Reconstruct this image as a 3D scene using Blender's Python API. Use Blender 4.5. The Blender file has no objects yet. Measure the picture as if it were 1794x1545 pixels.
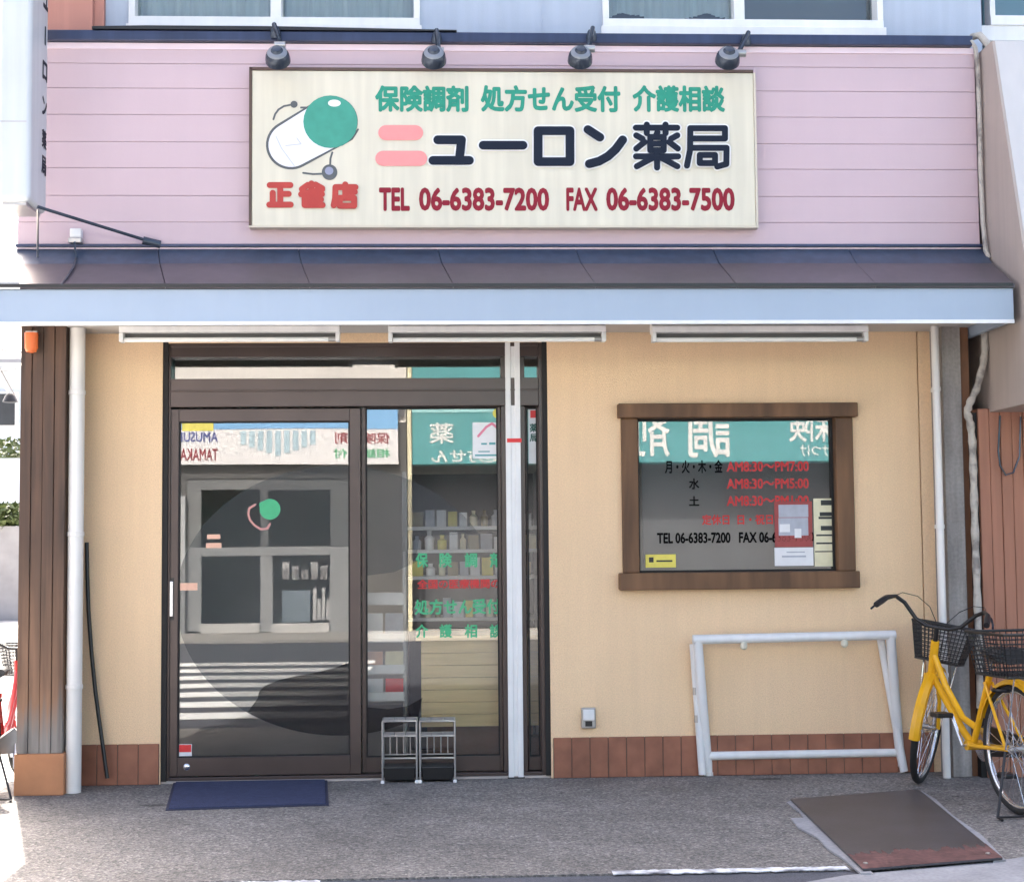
import bpy, math, random
from mathutils import Vector, Matrix
random.seed(7)
PI = math.pi
S = bpy.context.scene
COL = S.collection

# ------------------------------------------------------------------ camera
F_PX, PW, PH = 2700.0, 1794.0, 1545.0
CAM = Vector((0.0, -8.5, 1.275))
ROT = (Matrix.Rotation(math.radians(-2.71), 3, 'Z')
       @ Matrix.Rotation(math.radians(90 + 3.83), 3, 'X')
       @ Matrix.Rotation(math.radians(-0.52), 3, 'Z'))
cd = bpy.data.cameras.new('camera')
cd.sensor_width = 36.0
cd.lens = 36.0 * F_PX / PW
cd.clip_start = 0.05
cd.clip_end = 2000.0
cam = bpy.data.objects.new('camera', cd)
cam.matrix_world = Matrix.Translation(CAM) @ ROT.to_4x4()
COL.objects.link(cam)
S.camera = cam

# ------------------------------------------------------------------ light
SUN_EL = math.radians(52)
sx, sy = -0.28, 0.96
n_ = math.hypot(sx, sy)
SUN = Vector((sx / n_ * math.cos(SUN_EL), sy / n_ * math.cos(SUN_EL), math.sin(SUN_EL)))
W = bpy.data.worlds.new('World')
S.world = W
W.use_nodes = True
wn = W.node_tree.nodes
bg = wn['Background']
sk = wn.new('ShaderNodeTexSky')
sk.sky_type = 'NISHITA'
sk.sun_disc = False
sk.sun_elevation = SUN_EL
sk.sun_rotation = math.atan2(sx, sy)
sk.air_density = 0.7
sk.dust_density = 8.0
sk.ozone_density = 0.0
W.node_tree.links.new(sk.outputs[0], bg.inputs[0])
bg.inputs[1].default_value = 0.15
sl = bpy.data.lights.new('sun', 'SUN')
sl.energy = 3.2
sl.angle = math.radians(0.5)
sl.color = (1.0, 0.95, 0.87)
so = bpy.data.objects.new('sun', sl)
so.rotation_euler = SUN.to_track_quat('Z', 'Y').to_euler()
so.location = (0, 0, 20)
COL.objects.link(so)
S.view_settings.view_transform = 'Standard'
S.view_settings.look = 'None'
S.view_settings.gamma = 1.0
S.view_settings.exposure = 2.37
S.render.engine = 'CYCLES'
S.cycles.max_bounces = 10
S.cycles.transparent_max_bounces = 16
S.cycles.sample_clamp_indirect = 6.0


# ------------------------------------------------------------------ measuring
def P(px, py, Y):
    d = ROT @ Vector(((px - PW / 2) / F_PX, -(py - PH / 2) / F_PX, -1))
    return CAM + d * ((Y - CAM.y) / d.y)


def G(px, py, z=0.0):
    d = ROT @ Vector(((px - PW / 2) / F_PX, -(py - PH / 2) / F_PX, -1))
    return CAM + d * ((z - CAM.z) / d.z)


def R(a, b, c, d, Y):
    """photo rectangle (left, top, right, bottom) on the plane y=Y -> x0,x1,z0,z1"""
    mx, my = (a + c) / 2, (b + d) / 2
    return P(a, my, Y).x, P(c, my, Y).x, P(mx, d, Y).z, P(mx, b, Y).z


# ------------------------------------------------------------------ materials
def sg(c):
    return tuple(((v / 255) / 12.92) if v / 255 <= 0.04045 else (((v / 255) + 0.055) / 1.055) ** 2.4 for v in c)


def mat(name, col, rough=0.6, var=0.06, scale=3.0, bump=0.0, bscale=120.0, metal=0.0, streak=0.0,
        stretch=(1, 1, 1), spec=0.5, col2=None, mask=None, fine=0.0, fscale=60.0):
    m = bpy.data.materials.new(name)
    m.use_nodes = True
    nt = m.node_tree
    N, L = nt.nodes, nt.links
    b = N['Principled BSDF']
    b.inputs['Roughness'].default_value = rough
    b.inputs['Metallic'].default_value = metal
    b.inputs['Specular IOR Level'].default_value = spec
    tc = N.new('ShaderNodeTexCoord')
    mp = N.new('ShaderNodeMapping')
    mp.inputs['Scale'].default_value = stretch
    L.new(tc.outputs['Object'], mp.inputs[0])
    out = None

    def noise(sc, detail=4, src=None):
        n = N.new('ShaderNodeTexNoise')
        n.inputs['Scale'].default_value = sc
        n.inputs['Detail'].default_value = detail
        L.new((src or mp).outputs[0], n.inputs['Vector'])
        return n

    def ramp(n, lo, hi, c0, c1):
        r = N.new('ShaderNodeMapRange')
        r.inputs[1].default_value, r.inputs[2].default_value = lo, hi
        r.inputs[3].default_value, r.inputs[4].default_value = c0, c1
        L.new(n.outputs[0], r.inputs[0])
        return r

    def mult(a, fac):
        v = N.new('ShaderNodeMix')
        v.data_type = 'RGBA'
        v.blend_type = 'MULTIPLY'
        v.inputs[0].default_value = 1.0
        L.new(a, v.inputs[6])
        L.new(fac, v.inputs[7])
        return v.outputs[2]
    rgb = N.new('ShaderNodeRGB')
    rgb.outputs[0].default_value = (*col, 1)
    out = rgb.outputs[0]
    if col2:
        n = noise(mask or 4.0, 6)
        r = ramp(n, 0.47, 0.62, 0, 1)
        v = N.new('ShaderNodeMix')
        v.data_type = 'RGBA'
        L.new(r.outputs[0], v.inputs[0])
        L.new(out, v.inputs[6])
        v.inputs[7].default_value = (*col2, 1)
        out = v.outputs[2]
    if var:
        out = mult(out, ramp(noise(scale), 0.3, 0.7, 1 - var, 1 + var).outputs[0])
    if fine:
        out = mult(out, ramp(noise(fscale, 2), 0.3, 0.7, 1 - fine, 1 + fine).outputs[0])
    if streak:
        m2 = N.new('ShaderNodeMapping')
        m2.inputs['Scale'].default_value = (9, 9, 0.5)
        L.new(tc.outputs['Object'], m2.inputs[0])
        out = mult(out, ramp(noise(2.0, 5, m2), 0.35, 0.6, 1.0, 1 - streak).outputs[0])
    L.new(out, b.inputs['Base Color'])
    if bump:
        n = noise(bscale, 3)
        bp = N.new('ShaderNodeBump')
        bp.inputs['Strength'].default_value = bump
        bp.inputs['Distance'].default_value = 0.01
        L.new(n.outputs[0], bp.inputs['Height'])
        L.new(bp.outputs[0], b.inputs['Normal'])
    return m


def glass_mat(name, tint=(0.93, 0.95, 0.95), ior=1.55, ripple=0.0):
    m = bpy.data.materials.new(name)
    m.use_nodes = True
    N, L = m.node_tree.nodes, m.node_tree.links
    N.remove(N['Principled BSDF'])
    t = N.new('ShaderNodeBsdfTransparent')
    t.inputs[0].default_value = (*tint, 1)
    g = N.new('ShaderNodeBsdfGlossy')
    g.inputs['Roughness'].default_value = 0.0
    f = N.new('ShaderNodeFresnel')
    f.inputs[0].default_value = ior
    if ripple:
        tc = N.new('ShaderNodeTexCoord')
        n = N.new('ShaderNodeTexNoise')
        n.inputs['Scale'].default_value = 1.3
        n.inputs['Detail'].default_value = 1
        L.new(tc.outputs['Object'], n.inputs['Vector'])
        bp = N.new('ShaderNodeBump')
        bp.inputs['Strength'].default_value = ripple
        bp.inputs['Distance'].default_value = 0.02
        L.new(n.outputs[0], bp.inputs['Height'])
        L.new(bp.outputs[0], g.inputs['Normal'])
    x = N.new('ShaderNodeMixShader')
    L.new(f.outputs[0], x.inputs[0])
    L.new(t.outputs[0], x.inputs[1])
    L.new(g.outputs[0], x.inputs[2])
    L.new(x.outputs[0], N['Material Output'].inputs[0])
    return m


def aggregate_mat(name, base, stains=()):
    """exposed-aggregate paving: pale and dark stone grains in a grey binder"""
    m = bpy.data.materials.new(name)
    m.use_nodes = True
    N, L = m.node_tree.nodes, m.node_tree.links
    b = N['Principled BSDF']
    b.inputs['Roughness'].default_value = 0.85
    tc = N.new('ShaderNodeTexCoord')

    def vor(scale):
        v = N.new('ShaderNodeTexVoronoi')
        v.inputs['Scale'].default_value = scale
        L.new(tc.outputs['Object'], v.inputs['Vector'])
        s = N.new('ShaderNodeSeparateColor')
        L.new(v.outputs['Color'], s.inputs[0])
        return v, s
    v1, s1 = vor(95)
    v2, s2 = vor(170)
    r1 = N.new('ShaderNodeValToRGB')
    e = r1.color_ramp.elements
    e[0].position, e[0].color = 0.0, (base[0] * .52, base[1] * .51, base[2] * .51, 1)
    e[1].position, e[1].color = 1.0, (base[0] * 1.8, base[1] * 1.76, base[2] * 1.72, 1)
    k = e.new(0.5)
    k.color = (*base, 1)
    k = e.new(0.8)
    k.color = (base[0] * 1.25, base[1] * 1.18, base[2] * 1.1, 1)
    L.new(s1.outputs[0], r1.inputs[0])
    r2 = N.new('ShaderNodeMapRange')
    r2.inputs[3].default_value, r2.inputs[4].default_value = 0.72, 1.3
    L.new(s2.outputs[0], r2.inputs[0])

    def mul(a, f):
        x = N.new('ShaderNodeMix')
        x.data_type = 'RGBA'
        x.blend_type = 'MULTIPLY'
        x.inputs[0].default_value = 1
        L.new(a, x.inputs[6])
        L.new(f, x.inputs[7])
        return x.outputs[2]
    out = mul(r1.outputs[0], r2.outputs[0])
    for sc, lo, hi in ((0.7, 0.80, 1.18), (2.6, 0.86, 1.14), (9.0, 0.9, 1.1)):
        n = N.new('ShaderNodeTexNoise')
        n.inputs['Scale'].default_value = sc
        n.inputs['Detail'].default_value = 5
        L.new(tc.outputs['Object'], n.inputs['Vector'])
        r3 = N.new('ShaderNodeMapRange')
        r3.inputs[1].default_value, r3.inputs[2].default_value = 0.3, 0.7
        r3.inputs[3].default_value, r3.inputs[4].default_value = lo, hi
        L.new(n.outputs[0], r3.inputs[0])
        out = mul(out, r3.outputs[0])
    for (cx, cy, rx, ry) in stains:
        mp = N.new('ShaderNodeMapping')
        mp.vector_type = 'POINT'
        mp.inputs['Location'].default_value = (-cx / rx, -cy / ry, 0)
        mp.inputs['Scale'].default_value = (1 / rx, 1 / ry, 0)
        L.new(tc.outputs['Object'], mp.inputs[0])
        ln = N.new('ShaderNodeVectorMath')
        ln.operation = 'LENGTH'
        L.new(mp.outputs[0], ln.inputs[0])
        r4 = N.new('ShaderNodeMapRange')
        r4.inputs[1].default_value, r4.inputs[2].default_value = 0.7, 1.15
        r4.inputs[3].default_value, r4.inputs[4].default_value = 0.4, 1.0
        L.new(ln.outputs['Value'], r4.inputs[0])
        out = mul(out, r4.outputs[0])
    L.new(out, b.inputs['Base Color'])
    bp = N.new('ShaderNodeBump')
    bp.inputs['Strength'].default_value = 0.5
    bp.inputs['Distance'].default_value = 0.006
    L.new(v1.outputs['Distance'], bp.inputs['Height'])
    L.new(bp.outputs[0], b.inputs['Normal'])
    return m


def wood_mat(name, c1, c2, grain=22.0, weather=None, rough=0.65, bleach=None):
    m = bpy.data.materials.new(name)
    m.use_nodes = True
    N, L = m.node_tree.nodes, m.node_tree.links
    b = N['Principled BSDF']
    b.inputs['Roughness'].default_value = rough
    tc = N.new('ShaderNodeTexCoord')
    mp = N.new('ShaderNodeMapping')
    mp.inputs['Scale'].default_value = (grain, grain, 1.0)
    L.new(tc.outputs['Object'], mp.inputs[0])
    n = N.new('ShaderNodeTexNoise')
    n.inputs['Scale'].default_value = 1.2
    n.inputs['Detail'].default_value = 8
    n.inputs['Distortion'].default_value = 0.4
    L.new(mp.outputs[0], n.inputs['Vector'])
    r = N.new('ShaderNodeValToRGB')
    e = r.color_ramp.elements
    e[0].position, e[0].color = 0.3, (*c1, 1)
    e[1].position, e[1].color = 0.7, (*c2, 1)
    L.new(n.outputs[0], r.inputs[0])
    out = r.outputs[0]
    for wz in (bleach, weather):
        if not wz:
            continue
        zlo, zhi, wc = wz
        sp = N.new('ShaderNodeSeparateXYZ')
        L.new(tc.outputs['Object'], sp.inputs[0])
        ad = N.new('ShaderNodeMath')
        ad.operation = 'MULTIPLY_ADD'
        L.new(n.outputs[0], ad.inputs[0])
        ad.inputs[1].default_value = 0.55
        L.new(sp.outputs[2], ad.inputs[2])
        mr = N.new('ShaderNodeMapRange')
        mr.inputs[1].default_value, mr.inputs[2].default_value = zlo, zhi
        mr.inputs[3].default_value, mr.inputs[4].default_value = 1.0, 0.0
        L.new(ad.outputs[0], mr.inputs[0])
        x = N.new('ShaderNodeMix')
        x.data_type = 'RGBA'
        L.new(mr.outputs[0], x.inputs[0])
        L.new(out, x.inputs[6])
        gm = N.new('ShaderNodeMix')
        gm.data_type = 'RGBA'
        gm.blend_type = 'MULTIPLY'
        gm.inputs[0].default_value = 1
        gm.inputs[6].default_value = (*wc, 1)
        gr = N.new('ShaderNodeMapRange')
        gr.inputs[1].default_value, gr.inputs[2].default_value = 0.3, 0.7
        gr.inputs[3].default_value, gr.inputs[4].default_value = 0.45, 1.3
        L.new(n.outputs[0], gr.inputs[0])
        L.new(gr.outputs[0], gm.inputs[7])
        L.new(gm.outputs[2], x.inputs[7])
        out = x.outputs[2]
    L.new(out, b.inputs['Base Color'])
    bp = N.new('ShaderNodeBump')
    bp.inputs['Strength'].default_value = 0.25
    bp.inputs['Distance'].default_value = 0.01
    L.new(n.outputs[0], bp.inputs['Height'])
    L.new(bp.outputs[0], b.inputs['Normal'])
    return m


M = dict(
    beige=mat('beige_stucco', (0.87, 0.63, 0.395), 0.9, 0.045, 1.1, 0.5, 210, streak=0.03, fine=0.07, fscale=130),
    pink=mat('pink_siding', (0.575, 0.435, 0.468), 0.45, 0.03, 1.5, 0.04, 90, streak=0.012),
    fascia=mat('pale_blue_metal', (0.345, 0.42, 0.515), 0.4, 0.04, 1.5, streak=0.015),
    soffit=mat('soffit_board', (0.6, 0.58, 0.55), 0.7, 0.05, 3),
    roof=mat('dark_roof_metal', (0.115, 0.095, 0.11), 0.4, 0.12, 2.5, streak=0.1, metal=0.2),
    roofblue=mat('blue_roof_strip', (0.06, 0.085, 0.135), 0.4, 0.15, 3, metal=0.2, streak=0.2),
    navy=mat('navy_metal', (0.04, 0.055, 0.11), 0.35, 0.15, 3, metal=0.3, streak=0.2),
    bluewall=mat('pale_blue_wall', (0.43, 0.495, 0.59), 0.7, 0.05, 2, 0.1, 150, streak=0.06),
    brickpink=mat('salmon_panel', (0.52, 0.25, 0.20), 0.8, 0.1, 2, 0.1, 90, streak=0.1),
    alu=mat('white_aluminium', (0.80, 0.81, 0.80), 0.35, 0.04, 4, streak=0.05),
    white=mat('white_paint', (0.80, 0.80, 0.79), 0.4, 0.05, 5, streak=0.06),
    pvc=mat('white_pvc', (0.78, 0.76, 0.72), 0.4, 0.05, 3, streak=0.08),
    bronze=mat('bronze_aluminium', (0.075, 0.055, 0.05), 0.32, 0.12, 3, metal=0.35),
    black=mat('black_plastic', (0.012, 0.012, 0.013), 0.4, 0.1, 8),
    blackfilm=mat('black_glass_lettering', (0.006, 0.006, 0.007), 0.9, 0.05, 30, spec=0.0),
    blackgap=mat('dark_rubber', (0.01, 0.009, 0.009), 0.7, 0.1, 8),
    tile=mat('terracotta_tile', (0.27, 0.105, 0.06), 0.5, 0.22, 9, 0.1, 60),
    tile2=mat('orange_tile', (0.50, 0.22, 0.10), 0.55, 0.1, 7, 0.1, 60),
    grout=mat('grout', (0.12, 0.085, 0.07), 0.9, 0.1, 20),
    pillarwood=wood_mat('dark_stained_timber', (0.032, 0.021, 0.016), (0.14, 0.075, 0.045), 16, (0.62, 0.80, (0.25, 0.225, 0.20)), 0.65, (0.55, 1.6, (0.30, 0.165, 0.095))),
    framewood=wood_mat('brown_window_timber', (0.09, 0.045, 0.02), (0.20, 0.10, 0.045), 8),
    concrete=mat('weathered_concrete', (0.36, 0.335, 0.315), 0.9, 0.2, 3, 0.3, 60, streak=0.3, fine=0.1),
    cream=mat('cream_acrylic', (0.71, 0.665, 0.53), 0.4, 0.03, 3, streak=0.09),
    signbrown=mat('brown_sign_edge', (0.10, 0.06, 0.045), 0.6, 0.1, 9),
    green=mat('green_lettering', (0.035, 0.29, 0.20), 0.6, 0.08, 30, spec=0.2),
    navytxt=mat('navy_lettering', (0.010, 0.016, 0.032), 0.6, 0.05, 30, spec=0.2),
    whitetxt=mat('white_film', (0.82, 0.82, 0.80), 0.5, 0.02, 30),
    pinktxt=mat('salmon_lettering', (0.85, 0.29, 0.28), 0.6, 0.02, 30),
    redtxt=mat('brick_red_lettering', (0.46, 0.065, 0.055), 0.6, 0.03, 30, spec=0.2),
    crimson=mat('crimson_lettering', (0.26, 0.018, 0.034), 0.6, 0.10, 30, spec=0.2),
    glass=glass_mat('shop_glass', (0.97, 0.98, 0.98), 1.9, 0.015),
    glass_up=glass_mat('upper_glass', (0.86, 0.91, 0.92), 1.7, 0.03),
    matblue=mat('blue_mat_pile', (0.038, 0.05, 0.115), 0.95, 0.15, 30, 0.6, 500, fine=0.3, fscale=300),
    rubber=mat('mat_rubber', (0.03, 0.035, 0.07), 0.8, 0.1, 20),
    steel=mat('brushed_steel', (0.45, 0.44, 0.43), 0.35, 0.1, 8, metal=0.8),
    chrome=mat('bright_chrome', (0.70, 0.70, 0.72), 0.2, 0.05, 8, metal=0.9),
    lampgrey=mat('blue_grey_lamp', (0.05, 0.065, 0.09), 0.25, 0.2, 12, metal=0.4),
    lampring=mat('pale_lamp_ring', (0.22, 0.24, 0.27), 0.4, 0.1, 12, metal=0.3),
    orange=mat('orange_plastic', (0.72, 0.16, 0.04), 0.35, 0.06, 12),
    lampslot=mat('grey_lamp_reflector', (0.10, 0.10, 0.095), 0.5, 0.1, 8),
    tube=mat('frosted_tube', (0.85, 0.85, 0.83), 0.25, 0.02, 12),
    plate=mat('dark_step_plate', (0.055, 0.052, 0.058), 0.42, 0.2, 4, 0.15, 120, fine=0.12, fscale=90),
    rust=mat('rusty_edge', (0.12, 0.055, 0.05), 0.8, 0.3, 9, 0.3, 60, fine=0.3, fscale=40),
    palecon=mat('pale_concrete', (0.29, 0.29, 0.305), 0.9, 0.15, 5, 0.3, 60, fine=0.12),
    asphalt=mat('asphalt', (0.085, 0.088, 0.105), 0.9, 0.2, 3, 0.5, 250, fine=0.35, fscale=180),
    paint=mat('worn_road_paint', (0.72, 0.73, 0.75), 0.8, 0.1, 5, 0.2, 150, col2=(0.20, 0.20, 0.22), mask=9.0),
    zebra=mat('zebra_paint', (0.78, 0.78, 0.76), 0.8, 0.08, 5, 0.2, 150),
    streetcon=mat('street_concrete', (0.45, 0.43, 0.40), 0.9, 0.12, 2, 0.2, 90, fine=0.12),
    yellow=mat('yellow_enamel', (0.82, 0.42, 0.013), 0.25, 0.05, 8),
    redpaint=mat('red_enamel', (0.48, 0.02, 0.018), 0.28, 0.05, 8),
    tyre=mat('tyre_rubber', (0.018, 0.018, 0.018), 0.75, 0.15, 20),
    saddle=mat('black_vinyl', (0.016, 0.016, 0.019), 0.45, 0.1, 12),
    tape=mat('duct_tape_wrap', (0.52, 0.48, 0.42), 0.7, 0.15, 12, 0.5, 45, col2=(0.22, 0.2, 0.18), mask=12.0),
    neighbour=mat('grey_beige_panel', (0.44, 0.375, 0.33), 0.6, 0.05, 2, streak=0.07),
    neighbour_front=mat('pale_grey_panel', (0.58, 0.565, 0.55), 0.5, 0.04, 2, streak=0.04),
    redsiding=mat('terracotta_siding', (0.37, 0.168, 0.105), 0.65, 0.12, 4, 0.1, 90, stretch=(6, 6, .4)),
    interior=mat('interior_wall', (0.70, 0.67, 0.62), 0.9, 0.05, 2),
    intfloor=mat('interior_floor', (0.42, 0.37, 0.34), 0.4, 0.1, 3),
    ply=mat('pale_counter_wood', (0.86, 0.66, 0.33), 0.5, 0.08, 3, stretch=(1, 1, 14)),
    shelf=mat('grey_shelf_metal', (0.42, 0.43, 0.44), 0.5, 0.05, 5),
    blind=mat('charcoal_screen', (0.17, 0.17, 0.175), 0.9, 0.04, 6, fine=0.06, fscale=200),
    teal=mat('teal_sign', (0.10, 0.36, 0.38), 0.5, 0.06, 2, streak=0.05),
    teal_light=mat('pale_teal_strip', (0.35, 0.66, 0.68), 0.5, 0.04, 3),
    skyblue=mat('sky_blue_strip', (0.22, 0.47, 0.78), 0.5, 0.04, 3),
    oppgrey=mat('opposite_grey_wall', (0.11, 0.11, 0.112), 0.85, 0.06, 1.2, streak=0.1),
    oppwall=mat('opposite_wall', (0.74, 0.715, 0.68), 0.85, 0.06, 1.2, streak=0.1),
    opppanel=mat('opposite_grey_panel', (0.115, 0.12, 0.13), 0.6, 0.08, 2),
    oppframe=mat('opposite_grey_frame', (0.43, 0.445, 0.46), 0.5, 0.06, 3),
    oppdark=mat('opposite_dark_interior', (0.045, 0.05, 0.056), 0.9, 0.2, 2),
    postercream=mat('poster_cream', (0.75, 0.70, 0.48), 0.6, 0.08, 20),
    posterwhite=mat('poster_white', (0.78, 0.78, 0.79), 0.5, 0.04, 20),
    postergrey=mat('poster_grey', (0.42, 0.44, 0.50), 0.6, 0.1, 20),
    posterred=mat('poster_red', (0.33, 0.06, 0.055), 0.6, 0.1, 20),
    stickyellow=mat('yellow_sticker', (0.80, 0.68, 0.12), 0.5, 0.06, 30),
    stickred=mat('red_sticker', (0.70, 0.03, 0.03), 0.5, 0.06, 30),
    vivid_red=mat('red_glass_lettering', (0.55, 0.05, 0.05), 0.6, 0.05, 30, spec=0.2),
    vivid_green=mat('green_glass_lettering', (0.05, 0.42, 0.19), 0.5, 0.05, 30),
    tan=mat('tan_sticker', (0.78, 0.46, 0.33), 0.5, 0.06, 30),
    housewall=mat('far_house_wall', (0.55, 0.60, 0.66), 0.8, 0.05, 1.5),
    houseroof=mat('far_house_roof', (0.14, 0.145, 0.16), 0.7, 0.15, 2),
    leaf=mat('shrub_leaf', (0.075, 0.10, 0.03), 0.6, 0.4, 12),
    blockwall=mat('concrete_block_wall', (0.30, 0.29, 0.29), 0.9, 0.12, 3, 0.2, 50),
    bark=mat('bark', (0.09, 0.065, 0.045), 0.9, 0.2, 20),
    bottle=mat('brown_bottle', (0.20, 0.15, 0.05), 0.3, 0.2, 9),
    brown=mat('brown_board', (0.20, 0.09, 0.045), 0.6, 0.12, 6),
)


# ------------------------------------------------------------------ mesh builder
class MB:
    def __init__(s):
        s.v, s.f = [], []

    def add(s, vs, fs):
        k = len(s.v)
        s.v += [Vector(v) for v in vs]
        s.f += [tuple(i + k for i in f) for f in fs]
        return s

    def box(s, x0, x1, y0, y1, z0, z1):
        return s.add([(x, y, z) for z in (z0, z1) for y in (y0, y1) for x in (x0, x1)],
                     [(0, 2, 3, 1), (4, 5, 7, 6), (0, 1, 5, 4), (1, 3, 7, 5), (3, 2, 6, 7), (2, 0, 4, 6)])

    def hexa(s, a, b):
        """two quads of four points: bottom a, top b"""
        return s.add(list(a) + list(b), [(3, 2, 1, 0), (4, 5, 6, 7), (0, 1, 5, 4), (1, 2, 6, 5), (2, 3, 7, 6), (3, 0, 4, 7)])

    def prism(s, pts, off):
        n = len(pts)
        off = Vector(off)
        return s.add([Vector(p) for p in pts] + [Vector(p) + off for p in pts],
                     [tuple(range(n - 1, -1, -1)), tuple(range(n, 2 * n))] +
                     [(i, (i + 1) % n, n + (i + 1) % n, n + i) for i in range(n)])

    def tube(s, pts, r, seg=8, closed=False, cap=True):
        pts = [Vector(p) for p in pts]
        n = len(pts)
        rs = r if isinstance(r, (list, tuple)) else [r] * n
        T = []
        for i in range(n):
            a = pts[(i - 1) % n] if (closed or i > 0) else pts[i]
            b = pts[(i + 1) % n] if (closed or i < n - 1) else pts[i]
            T.append((b - a).normalized())
        u = T[0].orthogonal().normalized()
        vs, fs = [], []
        for i in range(n):
            u = (u - T[i] * u.dot(T[i])).normalized()
            w = T[i].cross(u)
            for k in range(seg):
                a = 2 * PI * k / seg
                vs.append(pts[i] + (u * math.cos(a) + w * math.sin(a)) * rs[i])
        for i in range(n if closed else n - 1):
            j = (i + 1) % n
            for k in range(seg):
                l = (k + 1) % seg
                fs.append((i * seg + k, i * seg + l, j * seg + l, j * seg + k))
        if cap and not closed:
            fs.append(tuple(range(seg - 1, -1, -1)))
            fs.append(tuple((n - 1) * seg + k for k in range(seg)))
        return s.add(vs, fs)

    def lathe(s, prof, origin, axis, seg=20):
        """prof: (radius, distance along axis)"""
        o, ax = Vector(origin), Vector(axis).normalized()
        u = ax.orthogonal().normalized()
        w = ax.cross(u)
        n = len(prof)
        vs, fs = [], []
        for (r, d) in prof:
            for k in range(seg):
                a = 2 * PI * k / seg
                vs.append(o + ax * d + (u * math.cos(a) + w * math.sin(a)) * max(r, 1e-4))
        for i in range(n - 1):
            for k in range(seg):
                l = (k + 1) % seg
                fs.append((i * seg + k, i * seg + l, (i + 1) * seg + l, (i + 1) * seg + k))
        fs.append(tuple(range(seg - 1, -1, -1)))
        fs.append(tuple((n - 1) * seg + k for k in range(seg)))
        return s.add(vs, fs)

    def xf(s, mtx):
        s.v = [mtx @ v for v in s.v]
        return s


def root_off(o):
    v = Vector((0, 0, 0))
    while o is not None:
        v += o.location
        o = o.parent
    return v


def obj(name, mb, material, parent=None, bevel=0.0, smooth=False, seg=2):
    me = bpy.data.meshes.new(name)
    off = root_off(parent)
    me.from_pydata([tuple(v - off) for v in mb.v], [], mb.f)
    me.validate()
    me.update()
    me.materials.append(material)
    o = bpy.data.objects.new(name, me)
    COL.objects.link(o)
    if parent:
        o.parent = parent
    if smooth:
        for p in me.polygons:
            p.use_smooth = True
        me.set_sharp_from_angle(angle=math.radians(40))
    if bevel:
        b = o.modifiers.new('bevel', 'BEVEL')
        b.width = bevel
        b.segments = seg
        b.limit_method = 'ANGLE'
        b.angle_limit = math.radians(40)
    return o


def tag(o, label, cat, group=None):
    o['label'] = label
    o['category'] = cat
    if group:
        o['group'] = group
    return o


def thing(name, label, cat, loc=(0, 0, 0), group=None):
    o = bpy.data.objects.new(name, None)
    o.empty_display_size = 0.1
    o.location = loc
    COL.objects.link(o)
    return tag(o, label, cat, group)


def structure(o):
    o['kind'] = 'structure'
    return o


def copy_tree(o, parent=None):
    c = o.copy()
    COL.objects.link(c)
    if parent:
        c.parent = parent
    for ch in list(o.children):
        copy_tree(ch, c)
    return c


def bx(*a):
    return MB().box(*a)


# ------------------------------------------------------------------ writing
def glyphs(body, bold=0.0, thick=0.02):
    c = bpy.data.curves.new('lettering', 'FONT')
    c.body = body
    c.offset = bold
    c.extrude = thick
    c.resolution_u = 3
    o = bpy.data.objects.new('lettering', c)
    COL.objects.link(o)
    dg = bpy.context.evaluated_depsgraph_get()
    dg.update()
    me = bpy.data.meshes.new_from_object(o.evaluated_get(dg))
    mb = MB()
    mb.v = [v.co.copy() for v in me.vertices]
    mb.f = [tuple(p.vertices) for p in me.polygons]
    bpy.data.objects.remove(o)
    bpy.data.curves.remove(c)
    bpy.data.meshes.remove(me)
    return mb


def text_mb(body, x0, x1, z0, z1, Y, bold=0.0, depth=0.002, face='front'):
    depth = max(depth, 0.002)
    """lettering stretched to the rectangle; face front = towards -y, back = towards +y, side = towards +x (x0,x1 run along y)"""
    g0_ = glyphs(body, 0.0)
    mb = MB()
    for i, (ox_, oy_) in enumerate(((0, 0), (1, 0), (-1, 0), (0, 1), (0, -1), (.7, .7), (-.7, -.7), (.7, -.7), (-.7, .7)) if bold else ((0, 0),)):
        mb.add([v + Vector((ox_ * bold, oy_ * bold, i * 0.004)) for v in g0_.v], g0_.f)
    ax, bx_ = min(v.x for v in mb.v), max(v.x for v in mb.v)
    ay, by = min(v.y for v in mb.v), max(v.y for v in mb.v)
    az, bz = min(v.z for v in mb.v), max(v.z for v in mb.v)
    out = []
    for v in mb.v:
        u = (v.x - ax) / (bx_ - ax)
        w = (v.y - ay) / (by - ay)
        t = (v.z - az) / (bz - az) * depth
        if face == 'front':
            out.append(Vector((x0 + u * (x1 - x0), Y - t, z0 + w * (z1 - z0))))
        elif face == 'back':
            out.append(Vector((x1 - u * (x1 - x0), Y + t, z0 + w * (z1 - z0))))
        else:
            out.append(Vector((Y + t, x0 + u * (x1 - x0), z0 + w * (z1 - z0))))
    mb.v = out
    return mb


def merge(*ms):
    o = MB()
    for m in ms:
        o.add(m.v, m.f)
    return o


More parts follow.
